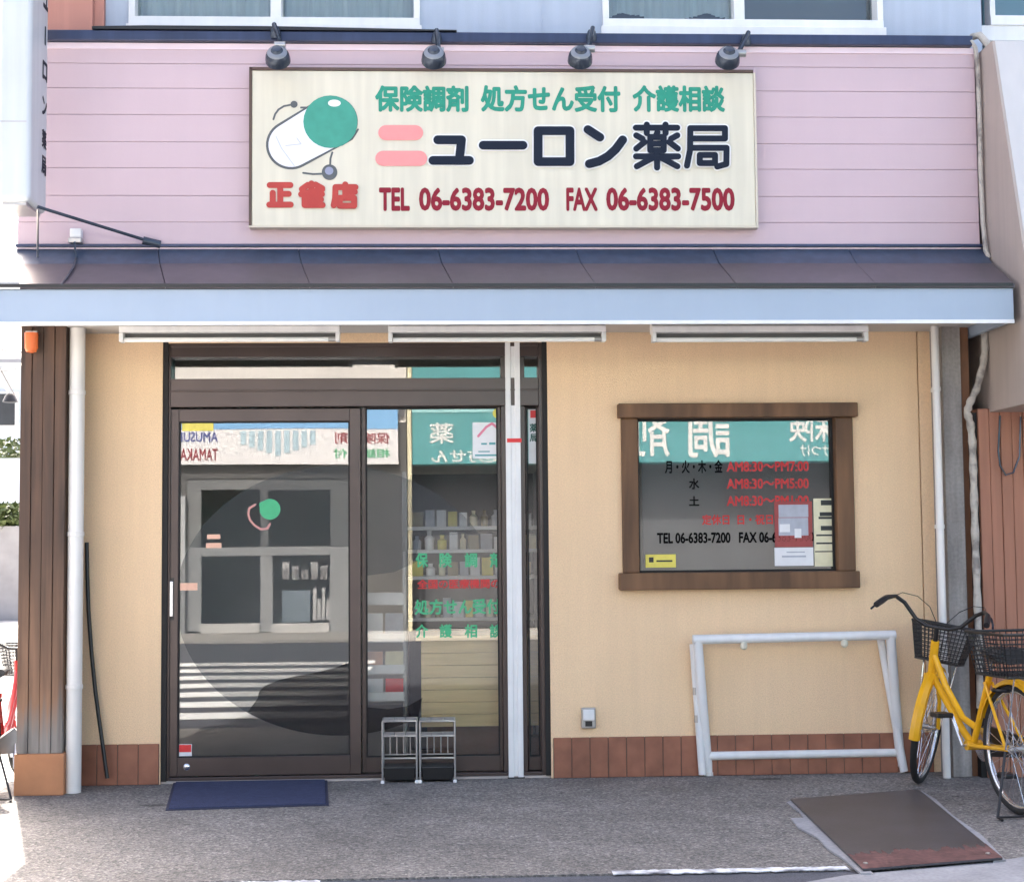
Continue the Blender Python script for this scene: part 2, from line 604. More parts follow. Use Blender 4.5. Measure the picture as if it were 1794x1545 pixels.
def strokes_mb(strokes, r, Y, depth=0.0015, tr=lambda x, y: (x, y)):
    """brush strokes with round ends, laid on the plane y=Y (photo pixels through tr)"""
    mb = MB()
    k = 0
    for st in strokes:
        pts = [P(*tr(x, y), Y) for x, y in st]
        rr = r * 8.25 / F_PX
        for i, p in enumerate(pts):
            yy = Y - depth - k * 0.00012
            k += 1
            mb.prism([(p.x + rr * math.cos(a * PI / 9), yy, p.z + rr * math.sin(a * PI / 9)) for a in range(18)], (0, depth, 0))
            if i < len(pts) - 1:
                q = pts[i + 1]
                d = Vector((q.x - p.x, 0, q.z - p.z)).normalized()
                n = Vector((-d.z, 0, d.x)) * rr
                yy = Y - depth - k * 0.00012
                k += 1
                a, b = Vector((p.x, yy, p.z)), Vector((q.x, yy, q.z))
                mb.prism([a + n, a - n, b - n, b + n], (0, depth, 0))
    return mb


def disc_mb(px, py, rx, ry, Y, depth=0.002, seg=28, rot=0.0):
    c = P(px, py, Y)
    s = (Y - CAM.y) / F_PX
    pts = []
    for k in range(seg):
        a = 2 * PI * k / seg
        x, z = rx * s * math.cos(a), ry * s * math.sin(a)
        pts.append((c.x + x * math.cos(rot) - z * math.sin(rot), Y - depth, c.z + x * math.sin(rot) + z * math.cos(rot)))
    return MB().prism(pts, (0, depth, 0))


def sheet(a, b, c, d, Y, depth=0.002):
    x0, x1, z0, z1 = R(a, b, c, d, Y)
    return bx(x0, x1, Y - depth, Y, z0, z1)


# ================================================================== the setting
YPINK, YPIL, YEAVE = -0.25, -0.30, -0.76
XL = P(30, 460, YPINK).x            # left end of the building
XR = P(1717, 440, YPINK).x          # right end
Yroad = G(1100, 1529).y
st = []
for (px, py, rx, ry) in ((268, 1410, 0.075, 0.03), (1342, 1364, 0.10, 0.035), (680, 1408, 0.03, 0.015)):
    g = G(px, py)
    st.append((g.x, g.y, rx, ry))
rs_ = random.Random(4)
for k in range(26):
    q_ = rs_.uniform(0.008, 0.02)
    st.append((rs_.uniform(-2.3, 2.8), rs_.uniform(Yroad + 0.1, -0.25), q_, q_ * rs_.uniform(0.7, 1.1)))
structure(obj('ground', bx(-150, 150, -150, 250, -0.3, -0.02), M['streetcon']))
structure(obj('pavement', bx(-2.95, 9, Yroad, 0.2, -0.15, 0.0), aggregate_mat('exposed_aggregate', (0.174, 0.167, 0.160), st)))
structure(obj('road', bx(-60, 60, -12.2, Yroad - 0.0005, -0.15, -0.008), M['asphalt']))
gp = [G(1480, 1534), G(1560, 1527), G(1640, 1520), G(1720, 1512), G(1800, 1501), G(1900, 1492), G(2100, 1580), G(1330, 1580), G(1400, 1548)]
structure(obj('gutter', MB().prism([(p.x, p.y, -0.05) for p in gp], (0, 0, 0.0535)), M['palecon']))
structure(obj('far_pavement', bx(-60, 60, -14.4, -12.2, -0.15, 0.03), M['streetcon']))
lm = MB()
xa, xb, xc, xd = (G(v, 1532).x for v in (330, 565, 1075, 1500))
rl_ = random.Random(21)
for xa_, xb_, ya_, yb_ in ((xa, xb, Yroad - 0.075, Yroad - 0.02), (xc, xd, Yroad - 0.02, Yroad + 0.05)):
    n_l = 60
    top_ = [(xa_ + (xb_ - xa_) * k / n_l, yb_ + rl_.uniform(-0.012, 0.004), -0.002) for k in range(n_l + 1)]
    bot_ = [(xa_ + (xb_ - xa_) * k / n_l, ya_ + rl_.uniform(-0.006, 0.016), -0.002) for k in range(n_l + 1)]
    lm.prism(bot_ + top_[::-1], (0, 0, 0.004))
structure(obj('road_line', lm, M['paint']))
zm = MB()
for k in range(7):
    zm.box(-4.4, -0.72, -3.1 - k * 0.86 - 0.42, -3.1 - k * 0.86, -0.007, -0.004)
structure(obj('zebra_crossing', zm, M['zebra']))

# ================================================================== the pharmacy
B = thing('pharmacy_building', 'two storey pharmacy with pink sign band, blue eave and beige ground floor wall', 'building', (0, 0.5, 0))
DX0, DX1, DZ1 = P(283, 980, 0).x, P(962, 980, 0).x, P(620, 600, 0).z
wx0, wx1, wz0, wz1 = R(1105, 718, 1482, 1015, 0.0)
xw0 = P(122, 900, 0).x
xseam = P(1613, 850, 0).x
xw1 = P(1652, 900, 0).x
ZT = P(897, 568, 0).z + 0.12           # where the wall runs up behind the lights
ZS0 = P(215, 1303, 0).z
m = MB()
m.box(xw0, DX0, 0, 0.15, 0, ZT)
m.box(DX0, DX1, 0.012, 0.15, DZ1, ZT)
m.box(DX1, wx0, 0, 0.15, 0, ZT)
m.box(wx0, wx1, 0, 0.15, 0, wz0)
m.box(wx0, wx1, 0, 0.15, wz1, ZT)
m.box(wx1, xseam - 0.004, 0, 0.15, 0, ZT)
m.box(xseam + 0.004, xw1, 0.003, 0.15, 0, ZT)
m.box(xseam - 0.004, xseam + 0.004, 0.02, 0.15, 0, ZT)
obj('lower_wall', m, M['beige'], B)
m = MB()
g = MB()
zs_r = P(1250, 1287.5, 0).z
for a, b, z1 in ((xw0 + 0.05, DX0 - 0.006, ZS0), (DX1 + 0.012, xseam + 0.03, zs_r)):
    m, g = MB(), MB()
    n = max(1, round((b - a) / 0.099))
    w = (b - a) / n
    for i in range(n):
        m.box(a + i * w + 0.002, a + (i + 1) * w - 0.002, -0.012, -0.002, 0.002, z1)
    g.box(a, b, -0.008, -0.0005, 0.001, z1 - 0.003)
    sk_ = obj('tile_skirting', m, M['tile'], B, bevel=0.002)
    obj('skirting_grout', g, M['grout'], sk_)

# corner pillars
x0, x1, _, _ = R(32, 590, 112, 1370, YPIL)
zb = P(70, 1320, YPIL).z
m = MB()
nb = 4
for i in range(nb):
    w = (x1 - x0) / nb
    m.box(x0 + i * w + 0.0012, x0 + (i + 1) * w - 0.0012, YPIL + 0.004 * (i % 2), -0.02, zb, ZT)
obj('timber_pillar', m, M['pillarwood'], B, bevel=0.003)
obj('pillar_base_tile', bx(x0 - 0.006, x1 + 0.012, YPIL - 0.012, -0.02, 0.0, zb), M['tile2'], B, bevel=0.003)
xp0, xp1, _, _ = R(1659, 590, 1692, 1300, -0.2)
obj('concrete_pillar', bx(xp0, xp1, -0.2, 0.15, 0, ZT), M['concrete'], B, bevel=0.004)
obj('pillar_side_board', bx(xp1, xp1 + 0.055, -0.17, 0.15, 0, ZT), M['brown'], B)
# inside: floor, ceiling, walls
m = MB()
m.box(XL, XR, 0.15, 0.5, 2.75, ZT - 0.001)
m.box(XL, XR, 3.9, 4.0, 0.0, 2.75)
m.box(XL + 0.081, XL + 0.12, 0.15, 3.9, 0.0, 2.75)
m.box(XR - 0.1, XR, 0.15, 3.9, 0.0, 2.75)
obj('inner_wall', m, M['interior'], B)
obj('inner_floor', bx(XL, XR, 0.02, 3.9, -0.05, 0.012), M['intfloor'], B)
obj('inner_ceiling', bx(XL, XR, 0.5, 3.9, 2.62, 2.72), M['interior'], B)
# side and back shell, roof
HB = 6.9
m = MB()
m.box(XL + 0.03, XL + 0.08, -0.02, 9.0, 0, HB)
m.box(XR, XR + 0.05, 0.15, 9.0, 0, HB)
m.box(XL + 0.081, XR, 8.9, 9.0, 0, HB)
obj('side_wall', m, M['bluewall'], B)
obj('flat_roof', bx(XL - 0.2, XR + 0.2, -0.35, 9.2, HB, HB + 0.15), M['concrete'], B)

# pink siding band, boards with grooves
zp0, zp1 = P(897, 434, YPINK).z, P(897, 80, YPINK).z
seams = [434, 416, 387, 355.5, 311, 273, 251, 201.5, 158, 115.5, 80]
rows = [434, 390, 344, 296, 251, 204, 158, 115.5, 80]
m = MB()
zz = [P(897, r, YPINK).z for r in rows]
for i in range(len(zz) - 1):
    m.box(XL, XR, YPINK, YPINK + 0.0058, zz[i] + (0.0016 if i else 0), zz[i + 1] - 0.0016)
obj('pink_siding', m, M['pink'], B, bevel=0.0012)
obj('siding_backing', bx(XL + 0.002, XR - 0.002, YPINK + 0.006, -0.02, zp0 - 0.1, zp1), mat('siding_groove', (0.50, 0.37, 0.45), 0.8), B)
m = MB()
m.box(XL, XR, YPINK - 0.008, YPINK - 0.001, zz[-1] - 0.035, zz[-1] - 0.002)
m.box(XL, XR, YPINK - 0.012, YPINK - 0.001, zz[0] - 0.01, zz[0] + 0.015)
obj('siding_trim', m, mat('pale_pink_trim', (0.80, 0.66, 0.72), 0.45, 0.03), B)
zc = P(897, 62, YPINK).z
m = MB()
m.box(XL - 0.03, XR - 0.02, YPINK - 0.045, -0.05, zz[-1] + 0.001, zc)
obj('parapet_cap', m, M['navy'], B, bevel=0.006)
m = MB()
m.prism([(P(165, 50, YPINK).x, YPINK - 0.055, zc + 0.002), (P(800, 66, YPINK).x, YPINK - 0.055, zc + 0.002),
         (P(800, 62, YPINK).x, YPINK - 0.055, zc + 0.008), (P(480, 55, YPINK).x, YPINK - 0.055, zc + 0.022), (P(260, 50, YPINK).x, YPINK - 0.055, zc + 0.022), (P(165, 50, YPINK).x, YPINK - 0.055, zc + 0.016)], (0, 0.1, 0))
obj('lifted_flashing', m, M['black'], B)

# upper storey
YU = -0.06
upp = {}
m = MB()
ws = [R(228, -330, 735, 47, YU), R(1053, -330, 1541, 51, YU)]
segs = [P(185, 20, YU).x, ws[0][0], ws[0][1], ws[1][0], ws[1][1], P(1719, 20, YU).x]
m.box(segs[0], segs[1], YU, 0.1, zp1, HB)
m.box(segs[2], segs[3], YU, 0.1, zp1, HB)
m.box(segs[4], segs[5], YU, 0.1, zp1, HB)
for w in ws:
    m.box(w[0], w[1], YU, 0.1, zp1, w[2])
    m.box(w[0], w[1], YU, 0.1, w[3], HB)
jx = P(951, 30, YU).x
m.box(jx - 0.004, jx + 0.004, YU - 0.006, YU - 0.001, zc + 0.02, HB)
obj('upper_wall', m, M['bluewall'], B)
m = MB()
m.box(XL - 0.02, P(162, 20, YU - 0.08).x, YU - 0.08, 0.1, zc + 0.02, HB)
m.box(P(162, 20, YU - 0.08).x + 0.001, segs[0] - 0.001, YU - 0.04, 0.1, zc + 0.02, HB)
obj('corner_panel', m, M['brickpink'], B)
curt = mat('curtain_cloth', (0.62, 0.64, 0.64), 0.9, 0.1, 3, stretch=(14, 1, 1))
for i, (w, mull) in enumerate(zip(ws, (484, 1294))):
    wf = MB()
    t = 0.055
    wf.box(w[0], w[1], YU - 0.03, 0.06, w[2], w[2] + 0.045)
    wf.box(w[0] - 0.01, w[1] + 0.01, YU - 0.045, YU - 0.001, w[2] - 0.05, w[2] - 0.001)
    wf.box(w[0], w[1], YU - 0.03, 0.06, w[3] - t, w[3])
    wf.box(w[0], w[0] + 0.035, YU - 0.028, 0.06, w[2] + 0.045, w[3] - t)
    wf.box(w[1] - 0.035, w[1], YU - 0.028, 0.06, w[2] + 0.045, w[3] - t)
    mx = P(mull, 20, YU).x
    wf.box(mx - 0.03, mx + 0.03, YU - 0.02, 0.06, w[2] + 0.045, w[3] - t)
    W_ = obj('upper_window', wf, M['alu'], B, bevel=0.003)
    for a, b, yy in ((w[0] + 0.036, mx - 0.031, 0.0), (mx + 0.031, w[1] - 0.036, 0.02)):
        obj('pane', bx(a, b, yy, yy + 0.005, w[2] + 0.046, w[3] - t - 0.001), M['glass_up'], W_)
    cm = MB()
    n = 60
    xs = [w[0] + 0.02 + (w[1] - w[0] - 0.04) * k / n for k in range(n + 1)]
    for k in range(n):
        if i == 0 or xs[k] < mx:
            lo = w[2] + (0.10 + 0.03 * math.sin(k * .35)) if (xs[k] < mx and i == 1) else w[2] + 0.02
            cm.add([(xs[k], 0.075 + 0.015 * math.sin(k * 1.3), lo), (xs[k + 1], 0.075 + 0.015 * math.sin((k + 1) * 1.3), lo),
                    (xs[k + 1], 0.075 + 0.015 * math.sin((k + 1) * 1.3), w[3]), (xs[k], 0.075 + 0.015 * math.sin(k * 1.3), w[3])], [(0, 1, 2, 3)])
    obj('curtain', cm, curt, W_)
    if i == 1:
        obj('grey_blind', bx(mx, w[1], 0.07, 0.08, w[2], w[3]), M['blind'], W_)
obj('upper_room', bx(XL + 0.1, XR - 0.1, 0.6, 0.7, zp1, HB), M['oppdark'], B)
obj('upper_floor', bx(XL, XR, 0.1, 8.9, zp1 - 0.1, zp1), M['concrete'], B)
# third window at the very right
w = R(1722, -330, 2050, 47, 0.1)
w3x = w[0]
wf = MB()
wf.box(w[0], w[1], 0.02, 0.12, w[2] - 0.02, w[2] + 0.035)
wf.box(w[0], w[0] + 0.03, 0.03, 0.12, w[2] + 0.035, w[3])
wf.box(segs[5] + 0.001, w[1], 0.035, 0.13, P(1750, 72, 0.04).z, w[2] - 0.02)
W3 = obj('upper_window', wf, M['alu'], B)
obj('pane', bx(w[0] + 0.03, w[1], 0.08, 0.085, w[2] + 0.036, w[3]), M['glass_up'], W3)
obj('blue_shade', bx(w[0], w[1], 0.14, 0.16, w[2] - 0.2, w[3]), mat('blue_shade', (0.22, 0.40, 0.47), 0.8, 0.05), W3)

# pent roof over the shop front
zf0, zf1 = P(897, 566, YEAVE).z, P(897, 505, YEAVE).z
xe0, xe1 = P(-14, 535, YEAVE).x, P(1776, 535, YEAVE).x
zrb = zp0 - 0.005
zbend = P(897, 462, YPINK - 0.16).z
rl_f, rl_b = P(36, 495, YEAVE).x, P(29, 442, YPINK).x
rr_f, rr_b = xe1 + 0.004, P(1722, 442, YPINK).x
zrt = P(897, 499, YEAVE).z
m = MB()
nseg = 7
mu = MB()
for k in range(nseg):
    a0, a1 = k / nseg, (k + 1) / nseg
    mid = lambda f: rl_b + (rr_b - rl_b) * f
    fr = lambda f: rl_f + (rr_f - rl_f) * f
    gap = 0.004 if k < nseg - 1 else 0
    lift = 0.0015 * (k % 2)
    b0, b1, f0, f1 = mid(a0), mid(a1) - gap, fr(a0), fr(a1) - gap
    c0, c1 = b0 + (f0 - b0) * .3, b1 + (f1 - b1) * .3
    yb, ym, yf = YPINK - 0.002, YPINK - 0.16, YEAVE - 0.012
    zb_, zm_, zf_ = zrb + lift, zbend + lift, zrt + lift
    th = 0.02
    mu.hexa([(b0, yb, zb_ - th), (b1, yb, zb_ - th), (c1, ym, zm_ - th), (c0, ym, zm_ - th)][::-1], [(b0, yb, zb_), (b1, yb, zb_), (c1, ym, zm_), (c0, ym, zm_)][::-1])
    m.hexa([(c0, ym, zm_ - th), (c1, ym, zm_ - th), (f1, yf, zf_ - th), (f0, yf, zf_ - th)][::-1], [(c0, ym, zm_), (c1, ym, zm_), (f1, yf, zf_), (f0, yf, zf_)][::-1])
PR = obj('pent_roof', m, M['roof'], B)
obj('upper_strip', mu, M['roofblue'], PR)
obj('roof_underlay', MB().prism([(rl_b + .01, YPINK - .004, zrb - .022), (rr_b - .01, YPINK - .004, zrb - .022), (rr_f - .03, YEAVE, zrt - .023), (rl_f + .01, YEAVE, zrt - .023)][::-1], (0, 0, -0.02)), M['black'], PR) if False else None
m = MB()
m.box(rl_b, rr_b, YPINK - 0.03, YPINK - 0.002, zrb + 0.003, zrb + 0.02)
obj('roof_flashing', m, M['navy'], PR, bevel=0.004)
m = MB()
m.box(xe0, xe1, YEAVE - 0.014, YEAVE + 0.02, zf1 - 0.002, zrt - 0.021)
m.box(xe0, xe1 - 0.006, YEAVE - 0.02, YEAVE - 0.0145, zf1 + 0.004, zrt + 0.004)
obj('drip_edge', m, M['black'], PR)
m = MB()
m.box(xe0, xe1, YEAVE, YEAVE + 0.03, zf0, zf1 - 0.003)
m.box(xe1 - 0.03, xe1 - 0.002, YEAVE + 0.03, -0.02, zf0 + 0.001, zf1 - 0.004)
obj('fascia', m, M['fascia'], PR, bevel=0.003)
obj('fascia_lip', bx(xe0, xe1, YEAVE - 0.006, YEAVE - 0.0005, zf0 - 0.008, zf0 + 0.012), M['white'], PR, bevel=0.002)
m = MB()
m.box(xe0, xe1 - 0.035, YEAVE + 0.031, -0.005, zf0 + 0.055, zf0 + 0.075)
m.box(xe0, xe1 - 0.035, YEAVE + 0.031, YEAVE + 0.06, zf0 + 0.004, zf0 + 0.054)
obj('soffit', m, M['soffit'], PR)
m = MB()
m.box(xe1 - 0.04, xe1 - 0.001, YEAVE + 0.06, 0.0, zf1 - 0.003, zf1 + 0.02)
m.prism([(rr_f - 0.01, YEAVE, zf1 + 0.02), (rr_f - 0.01, YPINK, zf1 + 0.02), (rr_b, YPINK, zrb - 0.03), (rr_b + (rr_f - rr_b) * .3, YPINK - 0.16, zbend - 0.03)], (-0.02, 0, 0))
obj('roof_gable', m, M['roof'], PR)

# ------------------------------------------------------------------ entrance
YD = 0.03
fr = MB()


def bar(mb, a, b, c, d, y0, y1, Y=None):
    x0, x1, z0, z1 = R(a, b, c, d, y0 if Y is None else Y)
    mb.box(x0, x1, y0, y1, z0, z1)


x_l, x_r = P(283, 980, YD).x, P(962, 980, YD).x
zt_ = P(620, 597, YD).z
fr.box(x_l, x_l + 0.045, YD, 0.16, 0.013, zt_)
fr.box(x_r - 0.05, x_r, YD, 0.16, 0.013, zt_)
fr.box(x_l + 0.045, x_r - 0.05, YD, 0.16, P(620, 625, YD).z, zt_)
fr.box(x_l + 0.045, x_r - 0.05, YD - 0.012, YD - 0.001, P(620, 608, YD).z, P(620, 600, YD).z)
fr.box(x_l + 0.045, x_r - 0.05, YD - 0.008, 0.16, P(620, 712, YD).z, P(620, 663, YD).z)
fr.box(x_l + 0.045, x_r - 0.05, YD - 0.014, YD - 0.0085, P(620, 686, YD).z, P(620, 683, YD).z)
fr.box(x_l + 0.045, x_r - 0.05, YD, 0.16, 0.0125, 0.03)
xm0, xm1 = P(880, 980, YD).x, P(922, 980, YD).x
fr.box(xm0, xm1, YD + 0.012, 0.159, 0.031, P(620, 712, YD).z - 0.001)
fr.box(xm0, xm1, YD + 0.012, 0.159, P(620, 663, YD).z + 0.001, P(620, 625, YD).z - 0.001)
EF = obj('entrance_frame', fr, M['bronze'], B, bevel=0.003)
obj('reveal_seal', bx(x_l - 0.006, x_l + 0.034, YD - 0.02, YD - 0.001, 0.013, zt_), M['blackgap'], EF)
obj('reveal_seal', bx(x_r - 0.03, x_r + 0.004, YD - 0.02, YD - 0.001, 0.013, zt_), M['blackgap'], EF)
tg = obj('transom_pane', bx(x_l + 0.046, x_r - 0.051, 0.10, 0.106, P(620, 663, YD).z + 0.001, P(620, 625, YD).z - 0.001), M['glass'], EF)


def leaf(name, a, b, t, glass, y):
    """a sliding leaf between photo columns a..b, top row t; glass = (l,t,r,b)"""
    x0, x1 = P(a, 1000, y).x, P(b, 1000, y).x
    z0, z1 = 0.034, P((a + b) / 2, t, y).z
    gx0, gx1, gz0, gz1 = R(*glass, y)
    f = MB()
    f.box(x0, gx0, y, y + 0.035, z0, z1)
    f.box(gx1, x1, y, y + 0.035, z0, z1)
    f.box(gx0, gx1, y + 0.001, y + 0.034, z0, gz0)
    f.box(gx0, gx1, y + 0.001, y + 0.034, gz1, z1)
    o = obj(name, f, M['bronze'], B, bevel=0.003)
    obj('glass_pane', bx(gx0, gx1, y + 0.014, y + 0.02, gz0, gz1), M['glass'], o)
    s = MB()
    s.box(gx0, gx1, y + 0.006, y + 0.013, gz0, gz0 + 0.008)
    s.box(gx0, gx1, y + 0.006, y + 0.013, gz1 - 0.008, gz1)
    s.box(gx0, gx0 + 0.008, y + 0.006, y + 0.013, gz0 + 0.008, gz1 - 0.008)
    s.box(gx1 - 0.008, gx1, y + 0.006, y + 0.013, gz0 + 0.008, gz1 - 0.008)
    obj('glazing_bead', s, M['blackgap'], o)
    return o, y + 0.014


LD, yg1 = leaf('sliding_door', 297, 632, 716, (312, 738, 613, 1325), 0.045)
FD, yg2 = leaf('fixed_panel', 634, 879, 713, (641, 714, 874, 1325), 0.085)
FD2, yg3 = leaf('side_panel', 923, 947, 713, (925, 714, 944, 1325), 0.085)
m = MB()
bar(m, 293, 1018, 303, 1080, 0.036, 0.0445)
obj('handle', m, M['chrome'], LD, bevel=0.003)
m = MB()
bar(m, 291, 1012, 305, 1086, 0.0446, 0.0449)
obj('handle_plate', m, M['black'], LD)
obj('lock', MB().lathe([(0.018, 0), (0.018, 0.006), (0.012, 0.010), (0.004, 0.0105)], P(327, 1343, 0.045), (0, -1, 0)), M['chrome'], LD, smooth=True)
ys = yg1 - 0.0006
o = obj('sticker', sheet(313, 1303, 336, 1326, ys, 0.0006), M['posterwhite'], LD)
obj('sticker', sheet(314, 1304, 335, 1317, ys - 0.0008, 0.0006), M['stickred'], LD)
obj('sticker', sheet(319, 740, 374, 755, ys, 0.0006), M['stickyellow'], LD)
obj('sticker', sheet(314, 1021, 346, 1034, ys, 0.0006), M['tan'], LD)
obj('lettering', merge(sheet(363, 936, 386, 944, ys, 0.0006), sheet(361, 951, 388, 960, ys, 0.0006)), M['tan'], LD)
obj('logo_disc', merge(disc_mb(473, 892, 18, 18, ys, 0.0006), disc_mb(463, 884, 9, 6, ys - 0.0008, 0.0005)), M['vivid_green'], LD)
arc = [(447, 884), (437, 890), (435, 900), (438, 911), (446, 920), (457, 927), (468, 926), (473, 918)]
obj('logo_arc', strokes_mb([arc], 1.8, ys, 0.0005), mat('dusty_pink_film', (0.55, 0.26, 0.24), 0.5), LD)
ys = yg2 - 0.0006
tx = lambda body, a, b, c, d, bold, Y=ys: text_mb(body, *R(a, b, c, d, Y), Y, bold, 0.0006)
tm = MB()
for ch, xx in zip('保険調剤', (728, 770, 814, 858)):
    t_ = tx(ch, xx, 968, xx + 22, 994, 0.03)
    tm.add(t_.v, t_.f)
for ch, xx in zip('介護相談', (728, 770, 814, 858)):
    t_ = tx(ch, xx, 1093, xx + 22, 1117, 0.03)
    tm.add(t_.v, t_.f)
t_ = tx('処方せん受付', 726, 1049, 877, 1076, 0.03)
tm.add(t_.v, t_.f)
obj('lettering', tm, M['vivid_green'], FD)
obj('lettering', tx('全国の医療機関の', 731, 1014, 876, 1031, 0.03), M['vivid_red'], FD)

def tint_mat(name, col, a):
    m_ = bpy.data.materials.new(name)
    m_.use_nodes = True
    N, L = m_.node_tree.nodes, m_.node_tree.links
    N.remove(N['Principled BSDF'])
    t = N.new('ShaderNodeBsdfTransparent')
    d = N.new('ShaderNodeBsdfDiffuse')
    d.inputs[0].default_value = (*col, 1)
    x = N.new('ShaderNodeMixShader')
    x.inputs[0].default_value = a
    L.new(t.outputs[0], x.inputs[1])
    L.new(d.outputs[0], x.inputs[2])
    L.new(x.outputs[0], N['Material Output'].inputs[0])
    return m_


def tint_sheet(px, Y, depth=0.0004):
    return MB().prism([P(a, b, Y) for a, b in px], (0, depth, 0))


def circ(a0, a1, n=40, cx=592, cy=1052, rx=284, ry=236):
    return [(cx + rx * math.cos(math.radians(a0 + (a1 - a0) * k / n)), cy - ry * math.sin(math.radians(a0 + (a1 - a0) * k / n))) for k in range(n + 1)]


fm_ = tint_mat('painted_reflection_grey', (0.115, 0.125, 0.135), 0.17)  # added grey sheet imitating a round shape reflected in the door glass
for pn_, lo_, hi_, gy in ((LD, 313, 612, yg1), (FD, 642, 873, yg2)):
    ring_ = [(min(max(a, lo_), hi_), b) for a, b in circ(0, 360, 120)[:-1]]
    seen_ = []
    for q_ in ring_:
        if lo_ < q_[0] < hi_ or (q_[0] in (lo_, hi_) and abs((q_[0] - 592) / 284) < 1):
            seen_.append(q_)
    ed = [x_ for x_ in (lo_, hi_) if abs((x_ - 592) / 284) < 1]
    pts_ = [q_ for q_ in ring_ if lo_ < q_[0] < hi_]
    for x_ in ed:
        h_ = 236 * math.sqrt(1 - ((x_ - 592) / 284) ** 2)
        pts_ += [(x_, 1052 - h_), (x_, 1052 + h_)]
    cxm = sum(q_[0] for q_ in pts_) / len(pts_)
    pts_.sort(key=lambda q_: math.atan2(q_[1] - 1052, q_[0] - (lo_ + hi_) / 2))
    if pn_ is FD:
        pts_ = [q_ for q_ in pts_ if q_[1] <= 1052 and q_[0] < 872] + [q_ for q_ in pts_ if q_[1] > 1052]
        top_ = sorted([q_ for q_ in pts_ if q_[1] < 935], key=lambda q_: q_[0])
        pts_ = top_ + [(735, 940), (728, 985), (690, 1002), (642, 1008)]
    obj('painted_round_reflection', tint_sheet(pts_, gy - 0.0004, 0.0002), fm_, pn_)
dk_ = tint_mat('painted_reflection_dark', (0.035, 0.03, 0.03), 0.34)  # added dark sheet painting in a shadowed shape low in the reflection
arc_ = [q_ for q_ in circ(236, 300, 60) if q_[0] < 611]
obj('painted_dark_reflection', tint_sheet([(612, 1160), (585, 1170), (552, 1178), (518, 1184), (488, 1191), (464, 1201), (453, 1212), (452, 1222)] + [q_ for q_ in arc_ if q_[1] > 1240] + [(612, 1287)], yg1 - 0.0008, 0.0002), dk_, LD)
arc_ = [q_ for q_ in circ(270, 318, 60) if q_[0] > 643]
obj('painted_dark_reflection', tint_sheet([(642, 1238), (642, 1284)] + [q_ for q_ in arc_ if q_[0] < 735] + [(740, 1222), (715, 1236), (680, 1242)], yg2 - 0.0008, 0.0002), dk_, FD)

# ------------------------------------------------------------------ display window
YW = -0.03
f = MB()
x0, x1, z0, z1 = R(1083, 706, 1503, 731, -0.06)
xs0, xs1 = P(1090, 865, YW).x, P(1497, 865, YW).x
zs0, zs1 = P(1297, 1002, YW).z, z0
gx0, gx1, gz0, gz1 = R(1119, 732, 1464, 996, 0.04)
wi0, wi1, wiz0, wiz1 = P(1119, 865, YW).x, P(1466, 865, YW).x, zs0, zs1
f.box(wi0, wi0 + 0.012, 0.03, 0.085, wiz0, wiz1)
f.box(wi1 - 0.012, wi1, 0.03, 0.085, wiz0, wiz1)
f.box(wi0 + 0.012, wi1 - 0.012, 0.03, 0.085, wiz0, wiz0 + 0.012)
f.box(wi0 + 0.012, wi1 - 0.012, 0.03, 0.085, wiz1 - 0.012, wiz1)
WN = obj('display_window', f, M['blackgap'], B)
obj('side_board', bx(xs0, wi0 - 0.0003, YW, 0.09, zs0, zs1), M['framewood'], WN, bevel=0.006)
obj('side_board', bx(wi1 + 0.0003, xs1, YW, 0.09, zs0, zs1), M['framewood'], WN, bevel=0.006)
obj('head_board', bx(x0, x1, -0.065, 0.09, z0, z1), M['framewood'], WN, bevel=0.006)
x0, x1, z0, z1 = R(1086, 1002, 1507, 1032, -0.07)
obj('sill', bx(x0, x1, -0.075, 0.09, z0, z1), M['framewood'], WN, bevel=0.006)
obj('pane', bx(wi0 + 0.012, wi1 - 0.012, 0.05, 0.056, wiz0 + 0.012, wiz1 - 0.012), M['glass'], WN)
obj('inner_screen', bx(wi0 + 0.045, wi1 + 0.1, 0.17, 0.18, wiz0 + 0.01, wiz1 + 0.1), M['blind'], WN)
obj('window_shelf', bx(wi0, wi1, 0.10, 0.3, wiz0 - 0.02, wiz0 + 0.005), M['brown'], WN)
ys = 0.0495
bt, rt = MB(), MB()
for body, rc in (('月・火・木・金', (1165, 806, 1266, 829)), ('水', (1207, 838, 1225, 857)), ('土', (1207, 869, 1225, 886)),
                 ('TEL 06-6383-7200   FAX 06-6383-7500', (1151, 932, 1356 + 70, 951))):
    t_ = text_mb(body, *R(*rc, ys), ys, 0.028 if len(body) < 9 else 0.034, 0.0005)
    bt.add(t_.v, t_.f)
for body, rc in (('AM8:30〜PM7:00', (1273, 808, 1417, 826)), ('AM8:30〜PM5:00', (1273, 838, 1417, 856)), ('AM8:30〜PM1:00', (1273, 868, 1417, 886)),
                 ('定休日  日・祝日', (1230, 901, 1354, 919))):
    t_ = text_mb(body, *R(*rc, ys), ys, 0.026, 0.0005)
    rt.add(t_.v, t_.f)
obj('opening_hours_lettering', bt, M['blackfilm'], WN)
obj('opening_hours_lettering', rt, M['vivid_red'], WN)
obj('sticker', sheet(1131, 971, 1184, 994, 0.047, 0.0006), M['stickyellow'], WN)
obj('sticker_mark', merge(sheet(1137, 976, 1145, 985, 0.046, 0.0006), sheet(1150, 981, 1178, 984, 0.046, 0.0006)), M['black'], WN)

